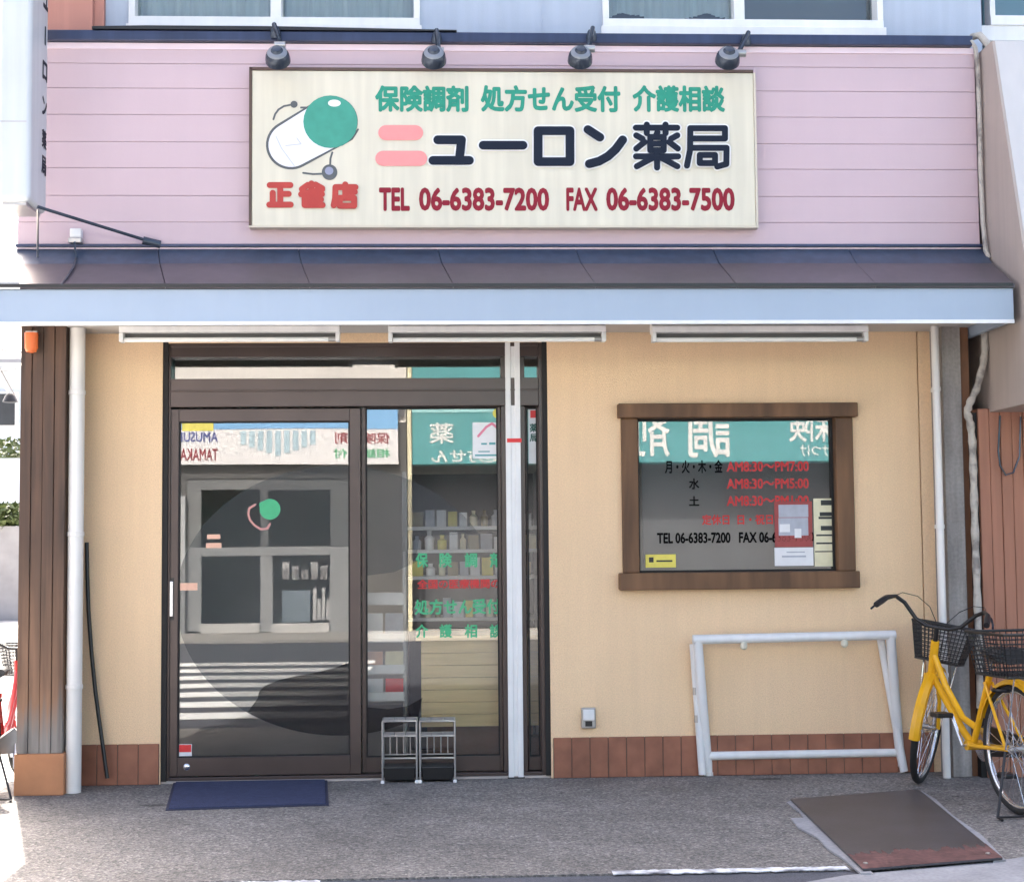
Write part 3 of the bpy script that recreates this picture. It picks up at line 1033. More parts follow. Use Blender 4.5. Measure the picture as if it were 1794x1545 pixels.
# poster and magazines behind the window glass
pt = thing('poster', 'red bordered poster with grey picture at the lower corner of the display window', 'poster', P(1390, 990, 0.047))
obj('border', sheet(1357, 878, 1423, 958, 0.0485, 0.001), M['posterred'], pt)
obj('picture', merge(sheet(1364, 884, 1416, 906, 0.0472, 0.0006), sheet(1364, 907, 1416, 938, 0.0472, 0.0007)), M['postergrey'], pt)
obj('picture_panel', merge(sheet(1366, 918, 1384, 932, 0.0462, 0.0005), sheet(1392, 926, 1404, 942, 0.0462, 0.0005)), M['posterwhite'], pt)
obj('lower_sheet', sheet(1357, 959, 1425, 991, 0.0485, 0.001), M['posterwhite'], pt)
obj('printed_line', merge(sheet(1378, 966, 1410, 968, 0.0472, 0.0006), sheet(1370, 973, 1412, 976, 0.0472, 0.0006)), M['postergrey'], pt)
mg = thing('price_board', 'cream notice board with black bars beside the red bordered poster', 'notice', P(1445, 990, 0.047))
obj('board', sheet(1426, 873, 1464, 992, 0.0485, 0.001), M['postercream'], mg)
m = MB()
for yy, hh, a, b in ((876, 9, 1438, 1462), (897, 7, 1436, 1464), (905, 4, 1434, 1464), (921, 8, 1438, 1464), (936, 3, 1430, 1460), (950, 3, 1430, 1462), (965, 2, 1428, 1462)):
    t_ = sheet(a, yy, b, yy + hh, 0.0472, 0.0006)
    m.add(t_.v, t_.f)
obj('printed_bars', m, M['black'], mg)

# posters on the entrance glass
ps = thing('poster', 'white poster with pink roof mark high on the right door pane', 'poster', P(857, 800, yg2))
obj('paper', sheet(828, 740, 879, 803, yg2 - 0.0007, 0.0008), M['posterwhite'], ps)
obj('pink_roof_mark', strokes_mb([[(838, 764), (852, 748), (862, 742), (874, 752), (877, 768)]], 2.2, yg2 - 0.0018, 0.0005), mat('pink_ink', (0.72, 0.22, 0.32), 0.5), ps)
obj('printed_line', merge(sheet(843, 776, 853, 779, yg2 - 0.0018, 0.0005), sheet(857, 775, 868, 779, yg2 - 0.0018, 0.0005), sheet(838, 790, 858, 792, yg2 - 0.0018, 0.0005), sheet(832, 796, 870, 799, yg2 - 0.0018, 0.0005)), M['teal'], ps)
tag(obj('sticker', disc_mb(872, 724, 9, 9, yg2 - 0.0008, 0.0006), M['stickyellow']), 'round yellow sticker above the white poster on the door glass', 'sticker')
pn = thing('poster', 'narrow white poster with red cap on the slim glass pane beside the jamb', 'poster', P(934, 812, yg3))
obj('paper', sheet(926, 716, 944, 812, yg3 - 0.0007, 0.0008), M['posterwhite'], pn)
obj('red_cap', sheet(929, 719, 942, 732, yg3 - 0.0017, 0.0006), M['stickred'], pn)
ys = yg3 - 0.0018
obj('lettering', text_mb('薬', *R(928, 742, 942, 757, ys), ys, 0.03, 0.0005).add(*(lambda t: (t.v, t.f))(text_mb('局', *R(928, 760, 942, 774, ys), ys, 0.03, 0.0005))), mat('dark_green_ink', (0.01, 0.09, 0.07), 0.5), pn)

# ------------------------------------------------------------------ main signboard
YSG = YPINK - 0.012
x0, x1, z0, z1 = R(441, 126, 1322, 396, YSG - 0.06)
sgn = thing('shop_sign', 'wide cream signboard with green pill logo and dark Japanese shop name on pink siding', 'signboard', ((x0 + x1) / 2, YSG, z0))
YB = YSG - 0.06
obj('board', bx(x0, x1, YB, YSG, z0, z1), M['cream'], sgn, bevel=0.004)
m = MB()
m.box(x0 - 0.008, x1, YB - 0.006, YSG, z1 + 0.0005, z1 + 0.016)
m.box(x0 - 0.014, x0 - 0.0005, YB - 0.006, YSG, z0, z1 + 0.016)
obj('dark_edge', m, M['signbrown'], sgn)
m = MB()
m.box(x1 + 0.0005, x1 + 0.012, YB - 0.005, YSG, z0, z1)
m.box(x0 - 0.014, x1 + 0.012, YB - 0.005, YSG, z0 - 0.010, z0 - 0.0005)
obj('pale_edge', m, mat('pale_sign_edge', (0.62, 0.56, 0.45), 0.5, 0.05), sgn)


def sign_text(body, a, b, c, d, mt, bold, y=YB - 0.0008, halo=True):
    obj('lettering', text_mb(body, *R(a, b, c, d, y), y, bold, 0.0012), mt, sgn)


for body, a, c in (('保険調剤', 657, 821), ('処方せん受付', 842, 1087), ('介護相談', 1108, 1270)):
    sign_text(body, a, 150, c, 197, M['green'], 0.042)
for body, a, c in (('TEL', 664, 718), ('06-6383-7200', 734, 962), ('FAX', 992, 1047), ('06-6383-7500', 1062, 1287)):
    sign_text(body, a, 329, c, 370, M['crimson'], 0.04)
t1 = lambda x, y: (640 + x / 2.6, 120 + y / 2.6)
t2 = lambda x, y: (860 + x / 3.661, 100 + y / 3.661)
t3 = lambda x, y: (450 + x / 6.715, 150 + y / 6.715)
kana = [[(330, 326), (438, 326), (428, 420)], [(308, 420), (474, 420)], [(537, 351), (718, 351)],
        [(787, 285), (932, 285), (932, 426), (787, 426), (787, 285)], [(1014, 280), (1068, 315)],
        [(1020, 436), (1065, 424), (1105, 402), (1140, 370), (1172, 327)]]
kanji = [[(930, 455), (1195, 455)], [(1000, 435), (1000, 490)], [(1120, 435), (1120, 490)],
         [(1022, 515), (1108, 515), (1108, 600), (1022, 600), (1022, 515)], [(1022, 557), (1108, 557)], [(1068, 485), (1056, 512)],
         [(932, 505), (972, 527)], [(985, 548), (932, 590)], [(1195, 505), (1155, 527)], [(1143, 548), (1198, 590)],
         [(930, 640), (1200, 640)], [(1065, 600), (1065, 712)], [(1046, 645), (935, 704)], [(1084, 645), (1195, 704)],
         [(1278, 460), (1500, 460), (1500, 526), (1284, 526)], [(1278, 460), (1276, 600), (1256, 700)],
         [(1290, 586), (1510, 586), (1508, 690), (1450, 706)], [(1338, 632), (1436, 632), (1436, 684), (1338, 684), (1338, 632)]]
obj('lettering_outline', merge(strokes_mb(kana, 10.5, YB - 0.0005, 0.0006, t1), strokes_mb(kanji, 8.0, YB - 0.0005, 0.0006, t2)), M['whitetxt'], sgn)
obj('lettering', merge(strokes_mb(kana, 7.8, YB - 0.007, 0.001, t1), strokes_mb(kanji, 5.4, YB - 0.007, 0.001, t2)), M['navytxt'], sgn)
obj('salmon_lettering', strokes_mb([[(676, 233), (728, 233)], [(671, 278), (735, 278)]], 13.4, YB - 0.004, 0.001), M['pinktxt'], sgn)
red = [[(152, 1173), (394, 1173)], [(275, 1173), (275, 1400)], [(275, 1277), (374, 1277)], [(187, 1265), (187, 1400)], [(147, 1404), (398, 1404)],
       [(642, 1155), (642, 1230)], [(600, 1172), (530, 1222)], [(690, 1168), (768, 1212)], [(768, 1225), (522, 1282)], [(562, 1260), (562, 1408)],
       [(562, 1282), (766, 1282)], [(562, 1345), (755, 1345)], [(565, 1410), (774, 1410)], [(668, 1270), (668, 1410)],
       [(1041, 1168), (1041, 1200)], [(926, 1200), (1160, 1200)], [(926, 1200), (922, 1330), (905, 1414)], [(1041, 1200), (1041, 1310)],
       [(1041, 1257), (1152, 1257)], [(975, 1328), (1145, 1328), (1145, 1420), (975, 1420), (975, 1328)]]
obj('red_lettering', strokes_mb(red, 5.3, YB - 0.004, 0.001, t3), M['redtxt'], sgn)
# pill logo with its stethoscope


def pill(c0, r0, c1, r1, y, dp):
    a, b = P(*t3(*c0), y), P(*t3(*c1), y)
    s = (y - CAM.y) / F_PX / 6.715
    r0, r1 = r0 * s, r1 * s
    ang = math.atan2(b.z - a.z, b.x - a.x)
    pts = [(a.x + r0 * math.cos(t), y, a.z + r0 * math.sin(t)) for t in [ang + PI / 2 + PI * k / 20 for k in range(21)]]
    pts += [(b.x + r1 * math.cos(t), y, b.z + r1 * math.sin(t)) for t in [ang - PI / 2 + PI * k / 20 for k in range(21)]]
    return MB().prism(pts, (0, dp, 0))


def zdisc(x, y, rx, ry, Y, dp):
    return disc_mb(*t3(x, y), rx / 6.715, ry / 6.715, Y, dp)


greyink = mat('grey_ink', (0.09, 0.10, 0.105), 0.5)
LG = obj('pill_logo', pill((402, 700), 296, (882, 425), 308, YB - 0.002, 0.0015), greyink, sgn)
obj('pill_body', pill((402, 700), 266, (882, 425), 290, YB - 0.0032, 0.001), mat('white_ink', (0.80, 0.81, 0.86), 0.5), LG)
obj('pill_cap', zdisc(866, 428, 322, 318, YB - 0.0044, 0.001), mat('green_ink', (0.045, 0.31, 0.225), 0.5, 0.06, 20), LG)
obj('pill_highlight', zdisc(912, 210, 76, 42, YB - 0.0056, 0.001), M['whitetxt'], LG)
tube = [[(195, 400), (215, 340), (255, 285), (320, 245), (390, 232)], [(520, 262), (590, 262)], [(545, 1030), (660, 1045), (770, 1040)], [(888, 790), (866, 860), (862, 940)], [(1000, 700), (1120, 630), (1190, 520)]]
for tb_ in tube:
    obj('stethoscope_tube', strokes_mb([tb_], 1.7, YB - 0.0005, 0.0006, t3), greyink, LG)
obj('stethoscope_knob', zdisc(437, 224, 42, 42, YB - 0.003, 0.001), greyink, LG)
obj('stethoscope_bell', zdisc(855, 1022, 92, 94, YB - 0.003, 0.001), greyink, LG)
obj('stethoscope_face', zdisc(850, 1005, 50, 48, YB - 0.0042, 0.001), mat('blue_grey_ink', (0.27, 0.29, 0.40), 0.5), LG)
obj('pill_line', strokes_mb([[(225, 600), (290, 740), (440, 945)], [(340, 710), (520, 690), (470, 620)]], 0.8, YB - 0.0046, 0.0006, t3), mat('pale_grey_ink', (0.55, 0.56, 0.62), 0.5), LG)

# ------------------------------------------------------------------ spotlights over the sign
spots = [((483, 60), (486, 97), 'above the pill logo on the cream sign'), ((765, 70), (760, 97), 'above the first green words of the sign'),
         ((1036, 66), (1017, 97), 'third along the pink band, above the middle of the sign'), ((1306, 74), (1276, 98), 'above the top right corner of the sign')]
spot_names = ['grey sign spotlight %s' % s[2] for s in spots]
for (base, head, _), lab in zip(spots, spot_names):
    b0 = P(*base, YPINK - 0.06)
    h0 = P(*head, YPINK - 0.30)
    t = thing('spotlight', lab, 'spotlight', b0, 'spotlights over the sign')
    obj('mount', MB().lathe([(0.028, 0), (0.03, 0.02), (0.022, 0.05), (0.016, 0.06)], b0 + Vector((0, 0, -0.02)), (0, -0.4, 1), 14), M['lampgrey'], t, smooth=True)
    k = P((base[0] + head[0]) / 2 + 6, base[1] + 20, YPINK - 0.26)
    obj('arm', MB().tube([b0 + Vector((0, 0, 0.01)), b0 + Vector((0, -0.08, 0.025)), k + Vector((0, 0.04, 0.02)), k], 0.013, 8), M['lampgrey'], t, smooth=True)
    obj('knuckle', MB().tube([k + Vector((-0.028, 0, 0)), k + Vector((0.028, 0, 0))], 0.02, 12), M['steel'], t, smooth=True)
    tgt = Vector((h0.x, YB, P(897, 165, YB).z))
    ax = (tgt - h0).normalized()
    obj('lamp_head', MB().lathe([(0.005, -0.05), (0.024, -0.046), (0.031, -0.032), (0.048, -0.022), (0.061, 0.0), (0.066, 0.03), (0.066, 0.042), (0.060, 0.042), (0.053, 0.0)], h0, ax, 22), M['lampgrey'], t, smooth=True)
    obj('cap_ring', MB().lathe([(0.033, -0.0312), (0.047, -0.0255), (0.053, -0.017), (0.046, -0.0215)], h0, ax, 22), M['lampring'], t, smooth=True)

# ------------------------------------------------------------------ fluorescent lights under the eave
for (a, c, lab) in ((208, 595, 'white fluorescent batten above the sliding door'), (680, 1062, 'white fluorescent batten above the white post'), (1143, 1522, 'white fluorescent batten above the wooden display window')):
    yl0, yl1 = -0.50, -0.40
    x0, x1, z0, z1 = R(a, 571, c, 598, yl0)
    t = thing('fluorescent_light', lab, 'light fitting', ((x0 + x1) / 2, -0.45, z1), 'tube lights under the eave')
    zm1 = z0 + (z1 - z0) * 0.60
    m = MB()
    m.prism([(x0, yl0, z1), (x0, yl0, zm1), (x0, yl1, zm1), (x0, yl1, max(z1, zf0 + 0.056))], (x1 - x0, 0, 0))
    obj('housing', m, M['white'], t, bevel=0.003)
    for u, w in ((x0, x0 + 0.022), (x1 - 0.022, x1)):
        obj('end_socket', bx(u, w, yl0 + 0.002, yl0 + 0.06, z0, zm1 - 0.0005), M['white'], t, bevel=0.003)
    zt = z0 + 0.0125
    obj('tube', MB().tube([(x0 + 0.024, yl0 + 0.03, zt), (x1 - 0.024, yl0 + 0.03, zt)], 0.0125, 14), M['tube'], t, smooth=True)
    obj('reflector', bx(x0 + 0.023, x1 - 0.023, yl0 + 0.052, yl0 + 0.06, z0 + 0.004, zm1 - 0.001), M['lampslot'], t)
    obj('tube_pin_cap', MB().tube([(x1 - 0.06, yl0 + 0.03, zt), (x1 - 0.023, yl0 + 0.03, zt)], 0.0135, 14), M['steel'], t, smooth=True)

# orange alarm lamp on the timber pillar
c = P(55, 600, YPIL - 0.045)
t = thing('alarm_lamp', 'small orange alarm lamp at the top of the timber pillar', 'lamp', c)
obj('cover', MB().lathe([(0.004, -0.055), (0.026, -0.05), (0.034, -0.03), (0.035, 0.05)], c, (0, 0, 1), 20), M['orange'], t, smooth=True)
obj('bracket', bx(c.x - 0.03, c.x + 0.03, YPIL - 0.05, YPIL - 0.001, c.z + 0.0505, c.z + 0.06), M['steel'], t)

# ------------------------------------------------------------------ pipes, post, cables
g = G(901, 1363)
yp = g.y + 0.0
x0, x1 = P(888, 980, yp).x, P(914, 980, yp).x
t = thing('support_post', 'white grooved metal post standing before the right door pane', 'post', (g.x, yp, 0))
ztop = zf0 + 0.054
wd = x1 - x0
m = MB()
m.prism([(x0, yp, 0.004), (x0 + wd * .36, yp, 0.004), (x0 + wd * .36, yp + 0.008, 0.004), (x0 + wd * .64, yp + 0.008, 0.004), (x0 + wd * .64, yp, 0.004), (x1, yp, 0.004), (x1, yp + 0.05, 0.004), (x0, yp + 0.05, 0.004)][::-1], (0, 0, ztop - 0.004))
obj('shaft', m, M['white'], t, bevel=0.003)
obj('foot_shoe', bx(x0 - 0.006, x1 + 0.006, yp - 0.004, yp + 0.056, 0.0, 0.006), M['blackgap'], t)
m = MB()
x_0, x_1, z_0, z_1 = R(888, 768, 914, 775, yp)
obj('red_tape', bx(x_0 + 0.001, x_1 - 0.001, yp - 0.0015, yp - 0.0004, z_0, z_1), M['stickred'], t)


def pipe(px0, px1, bottom, r, lab, Y, zbot=0.0):
    x = P((px0 + px1) / 2, 1000, Y).x
    t = thing('downpipe', lab, 'drainpipe', (x, Y, 0))
    obj('pipe', MB().tube([(x, Y, zbot + 0.002), (x, Y, zf0 + 0.053)], r, 18), M['pvc'], t, smooth=True)
    for z in (0.55, 1.35, 2.1):
        m = MB().lathe([(r + 0.001, -0.012), (r + 0.004, -0.010), (r + 0.004, 0.010), (r + 0.001, 0.012)], (x, Y, z), (0, 0, 1), 18)
        m.box(x - 0.006, x + 0.006, Y + r - 0.002, Y + r + 0.06, z - 0.010, z + 0.010)
        obj('pipe_clip', m, M['pvc'], t)
    return t


pipe(118, 146, 1378, 0.041, 'thick white downpipe beside the dark timber pillar', -0.24)
pipe(1641, 1657, 1330, 0.021, 'thin white downpipe between the beige wall and grey pillar', -0.23)

hx = [(152, 950), (153, 1010), (155, 1070), (160, 1140), (167, 1210), (175, 1270), (182, 1320), (188, 1363)]
pts = []
for i, (a, b) in enumerate(hx):
    f_ = i / (len(hx) - 1)
    pts.append(P(a, b, -0.035 - 0.06 * f_ ** 2))
tag(obj('hose', MB().tube(pts, 0.011, 8), M['black'], smooth=True), 'thin black hose leaning against the narrow beige wall strip', 'hose')

dp = [(1700, 72), (1709, 84), (1713, 120), (1716, 200), (1718, 300), (1722, 390), (1727, 440), (1733, 452)]
tag(obj('cable', MB().tube([P(a, b, YPINK - 0.035 - (0.05 if i > 5 else 0)) for i, (a, b) in enumerate(dp)], 0.013, 8), M['tape'], smooth=True), 'pale cable running down the right edge of the pink siding', 'cable')
dk = [(1728, 82), (1726, 150), (1723, 260), (1727, 330)]
tag(obj('duct', MB().tube([P(1702, 66, -0.2), P(1716, 62, -0.24), P(1732, 80, -0.28), P(1746, 92, -0.30)], 0.02, 10), M['tape'], smooth=True), 'short wrapped pipe elbow at the top right corner of the pink siding', 'pipe')
lag = [(1724, 578), (1726, 610), (1722, 640), (1712, 680), (1699, 706), (1694, 722), (1700, 742), (1704, 780), (1706, 850), (1708, 930), (1711, 1010), (1714, 1100), (1718, 1240)]
pts = [P(a, b, -0.26) for a, b in lag]
fine = []
for i in range(len(pts) - 1):
    for k in range(5):
        fine.append(pts[i].lerp(pts[i + 1], k / 5))
fine.append(pts[-1])
rr = [0.020 + 0.003 * math.sin(i * 1.7) for i in range(len(fine))]
tag(obj('pipe', MB().tube(fine, rr, 10), M['tape'], smooth=True), 'taped air conditioning pipe snaking down beside the grey concrete pillar', 'pipe')

# outlet box
x0, x1, z0, z1 = R(1019, 1240, 1044, 1276, -0.04)
t = thing('outlet_box', 'small grey weatherproof outlet box low on the beige wall', 'outlet', ((x0 + x1) / 2, 0, z0))
obj('box', bx(x0, x1, -0.035, -0.0005, z0, z1), M['steel'], t, bevel=0.006)
obj('cover', bx(x0 + 0.008, x1 - 0.008, -0.048, -0.0355, z0 + 0.045, z1 - 0.008), M['white'], t, bevel=0.005)
obj('socket', bx(x0 + 0.02, x1 - 0.02, -0.039, -0.0355, z0 + 0.012, z0 + 0.04), M['black'], t)

# projecting sign at the left
ynear, yfar = YPINK - 0.52, YPINK - 0.18
xs1 = P(84, 200, yfar).x
xs0 = xs1 - 0.17
zs0 = P(40, 352, ynear).z
zs1 = P(40, -420, ynear).z
t = thing('projecting_sign', 'tall white box sign sticking out from the left corner above the eave', 'sign', (xs1 - 0.08, yfar, zs0))
obj('box', bx(xs0, xs1, ynear, yfar, zs0, zs1), mat('white_sign_acrylic', (0.60, 0.635, 0.66), 0.35, 0.04, 2, streak=0.08), t, bevel=0.03, seg=4)
zj = P(40, 213, ynear).z
obj('joint', bx(xs0 + 0.02, xs1 - 0.02, ynear - 0.0015, ynear - 0.0002, zj - 0.003, zj + 0.003), M['steel'], t)
obj('base_cap', bx(xs0 + 0.025, xs1 - 0.025, ynear + 0.03, yfar - 0.03, zs0 - 0.015, zs0 - 0.0005), M['steel'], t)
m = MB()
for i, ch in enumerate('保険調剤'):
    zc_ = P(75, -330 + i * 46, -0.5).z
    q = text_mb(ch, yfar - 0.13, yfar - 0.035, zc_ - 0.055, zc_ + 0.055, xs1 + 0.0005, 0.02, 0.0015, 'side')
    m.add(q.v, q.f)
for i, ch in enumerate('ニュｌロン薬局'):
    zc_ = P(75, -60 + i * 62 if i < 5 else 245 + (i - 5) * 46, -0.5).z
    h = 0.05
    q = text_mb('|' if i == 2 else ch, yfar - (0.12 if i != 2 else 0.085), yfar - (0.03 if i != 2 else 0.065), zc_ - h, zc_ + h, xs1 + 0.0005, 0.03, 0.0015, 'side')
    m.add(q.v, q.f)
obj('lettering', m, M['navytxt'], t)
# stay rod
ra, rb = P(66, 366, YPINK - 0.40), P(268, 425, YPINK - 0.012)
obj('stay_rod', MB().tube([ra + Vector((0, 0, 0.01)), rb], 0.009, 8), M['lampgrey'], t, smooth=True)
obj('stay_bracket', MB().tube([rb + Vector((-0.05, -0.02, 0.008)), rb + Vector((0.04, -0.0, -0.012))], 0.022, 10), M['lampgrey'], t, smooth=True)
obj('thin_stay', MB().tube([P(66, 366, YPINK - 0.40), P(66, 452, YPINK - 0.08)], 0.006, 6), M['steel'], t)
# small insulator with a cable on the roof
c = P(134, 418, YPINK - 0.03)
t = thing('cable_holder', 'small white insulator with grey cable at the foot of the pink siding', 'insulator', c)
obj('block', bx(c.x - 0.03, c.x + 0.03, YPINK - 0.06, YPINK - 0.0125, c.z + 0.0, c.z + 0.05), M['white'], t, bevel=0.006)
obj('clamp', bx(c.x - 0.035, c.x + 0.035, YPINK - 0.07, YPINK - 0.0125, c.z - 0.03, c.z - 0.001), M['steel'], t, bevel=0.006)
obj('cable', MB().tube([c + Vector((0, -0.05, -0.03)), P(134, 452, YPINK - 0.10), P(128, 470, YPINK - 0.28), P(108, 499, YEAVE - 0.02)], 0.006, 6), M['lampgrey'], t, smooth=True)

# ------------------------------------------------------------------ things on the paving
q = [G(306, 1364), G(573, 1360), G(576, 1411), G(290, 1420)]
t = thing('door_mat', 'blue entrance mat lying on the paving before the sliding door', 'mat', sum(q, Vector()) / 4)
cc = sum(q, Vector()) / 4
up = Vector((0, 0, 1))
obj('rubber_edge', MB().hexa([p + up * 0.001 for p in q][::-1], [p + up * 0.006 for p in q][::-1]), M['rubber'], t)
qi = [cc + (p - cc) * 0.965 for p in q]
obj('pile', MB().hexa([p + up * 0.0062 for p in qi][::-1], [p + up * 0.011 for p in qi][::-1]), M['matblue'], t)

# umbrella stands
for (a, c, lab, mt) in ((670, 730, 'grey wire umbrella stand with black tray, on the side nearer the blue mat', M['steel']), (736, 797, 'grey wire umbrella stand with black tray, on the side nearer the white post', M['steel'])):
    yb = G(733, 1371).y
    x0, x1, z0, z1 = R(a, 1263, c, 1371, yb)
    y0, y1 = yb, yb + 0.16
    t = thing('umbrella_stand', lab, 'umbrella stand', ((x0 + x1) / 2, yb + 0.08, 0), 'umbrella stands by the door')
    H = z1
    for (x, y) in ((x0, y0), (x1, y0), (x0, y1), (x1, y1)):
        obj('leg', MB().tube([(x, y, 0.001), (x, y, H)], 0.0055, 8), mt, t, smooth=True)
    for z in (H, H * 0.76, H * 0.40):
        m = MB()
        m.tube([(x0, y0, z), (x1, y0, z), (x1, y1, z), (x0, y1, z)], 0.005, 6, closed=True)
        if z > H * 0.5:
            for k in (1, 2):
                xx = x0 + (x1 - x0) * k / 3
                m.tube([(xx, y0, z), (xx, y1, z)], 0.0035, 6)
            for k in (1, 2, 3):
                yy = y0 + (y1 - y0) * k / 4
                m.tube([(x0, yy, z), (x1, yy, z)], 0.0035, 6)
        obj('wire_grid', m, mt, t)
    m = MB()
    for k in range(1, 5):
        xx = x0 + (x1 - x0) * k / 5
        m.tube([(xx, y1, H * .40), (xx, y1, H * .76)], 0.004, 6)
    obj('back_rods', m, mt, t)
    m = MB()
    m.hexa([(x0 + .012, y0 + .012, .012), (x1 - .012, y0 + .012, .012), (x1 - .012, y1 - .012, .012), (x0 + .012, y1 - .012, .012)][::-1],
           [(x0 + .004, y0 + .004, .085), (x1 - .004, y0 + .004, .085), (x1 - .004, y1 - .004, .085), (x0 + .004, y1 - .004, .085)][::-1])
    obj('drip_tray', m, M['black'], t, bevel=0.006)
    for (x, y) in ((x0, y0), (x1, y0)):
        obj('foot', MB().lathe([(0.010, 0), (0.011, 0.01), (0.007, 0.016)], (x, y, 0), (0, 0, 1), 12), M['white'], t, smooth=True)

# white banner frame leaning against the wall
fl, frr = G(1241, 1358), G(1578, 1352)
bl, br = G(1224, 1354), G(1567, 1346)
ytop = -0.12
t = thing('banner_frame', 'empty white tubular banner frame leaning beside the yellow bicycle', 'frame', (fl + frr) / 2)
tl, tr_ = P(1222, 1120, ytop), P(1560, 1112, ytop)
RAD = 0.026
for (p, q_) in ((fl, tl), (frr, tr_)):
    d = (q_ - p).normalized()
    obj('leg', MB().tube([p + Vector((0, 0, 0.012)), q_], RAD, 12), M['white'], t, smooth=True)
    obj('foot_cap', MB().tube([p + Vector((0, 0, 0.001)), p + Vector((0, 0, 0.02))], RAD + 0.004, 12), M['pvc'], t, smooth=True)
obj('top_rail', MB().tube([tl + Vector((-RAD, 0, 0)), tr_ + Vector((RAD, 0, 0))], RAD, 12), M['white'], t, smooth=True)
lo = 0.145
pa, pb = fl.lerp(tl, lo), frr.lerp(tr_, lo)
obj('bottom_rail', MB().tube([pa, pb], RAD * 0.9, 12), M['white'], t, smooth=True)
for p, q_ in ((bl, tl), (br, tr_)):
    pp = Vector((p.x, -0.035, 0.012))
    qq = Vector((q_.x + (-0.03 if p is br else -0.010), -0.035, q_.z - 0.03))
    obj('rear_leg', MB().tube([pp, qq], RAD * 0.85, 10), M['white'], t, smooth=True)
for px in (1302, 1478):
    f_ = (px - 1222) / (1560 - 1222)
    c = tl.lerp(tr_, f_)
    obj('banner_clip', MB().lathe([(0.010, -0.022), (0.019, -0.012), (0.019, 0.008), (0.012, 0.02)], c + Vector((0, -0.01, -RAD - 0.012)), (0, -0.2, 1), 12), M['cream'], t, smooth=True)
for s_ in (0.42, 0.62):
    c = Vector((bl.x, -0.035, 0)).lerp(Vector((tl.x, -0.035, tl.z)), s_)
    obj('clamp', MB().tube([c + Vector((-0.018, -0.01, -0.02)), c + Vector((-0.018, -0.01, 0.02))], 0.012, 8), M['steel'], t)

# step plate on its concrete bed
q = [G(1385, 1406), G(1610, 1389), G(1757, 1511), G(1512, 1531)]
cc = sum(q, Vector()) / 4
t = thing('step_plate', 'dark steel kerb ramp plate with rusty lower edge lying on the paving', 'metal plate', cc)
obj('plate', MB().hexa([p + up * 0.012 for p in q][::-1], [p + up * 0.021 for p in q][::-1]), M['plate'], t, bevel=0.002)
rg_ = random.Random(11)
edge = []
for k in range(61):
    f_ = k / 60
    t_ = 0.83 + 0.03 * f_ + rg_.uniform(-0.035, 0.03)
    edge.append(q[0].lerp(q[3], t_).lerp(q[1].lerp(q[2], t_), f_))
obj('rusty_strip', MB().prism([p + up * 0.0212 for p in edge + [q[2], q[3]]][::-1], (0, 0, 0.0006)), M['rust'], t)
bd = MB()
o1 = [G(1380, 1409), G(1386, 1403), G(1516, 1534), G(1500, 1530)]
jag = [G(1378, 1408), G(1400, 1424), G(1408, 1436), G(1385, 1436), G(1398, 1452), G(1432, 1470), G(1450, 1490), G(1476, 1506), G(1508, 1533), G(1530, 1534), G(1420, 1420), G(1392, 1404)]
bd.prism([p + up * 0.0015 for p in jag], (0, 0, 0.009))
jr = [G(1604, 1391), G(1614, 1388), G(1640, 1403), G(1668, 1430), G(1720, 1466), G(1762, 1510), G(1740, 1512)]
bd.prism([p + up * 0.0015 for p in jr], (0, 0, 0.009))
obj('concrete_bed', bd, M['palecon'], t)
for (fx, fy) in ((0.05, 0.95), (0.93, 0.95)):
    c = q[0].lerp(q[1], fx).lerp(q[3].lerp(q[2], fx), fy)
    obj('bolt', MB().lathe([(0.010, 0), (0.010, 0.004), (0.006, 0.006)], c + up * 0.0215, (0, 0, 1), 10), M['steel'], t)


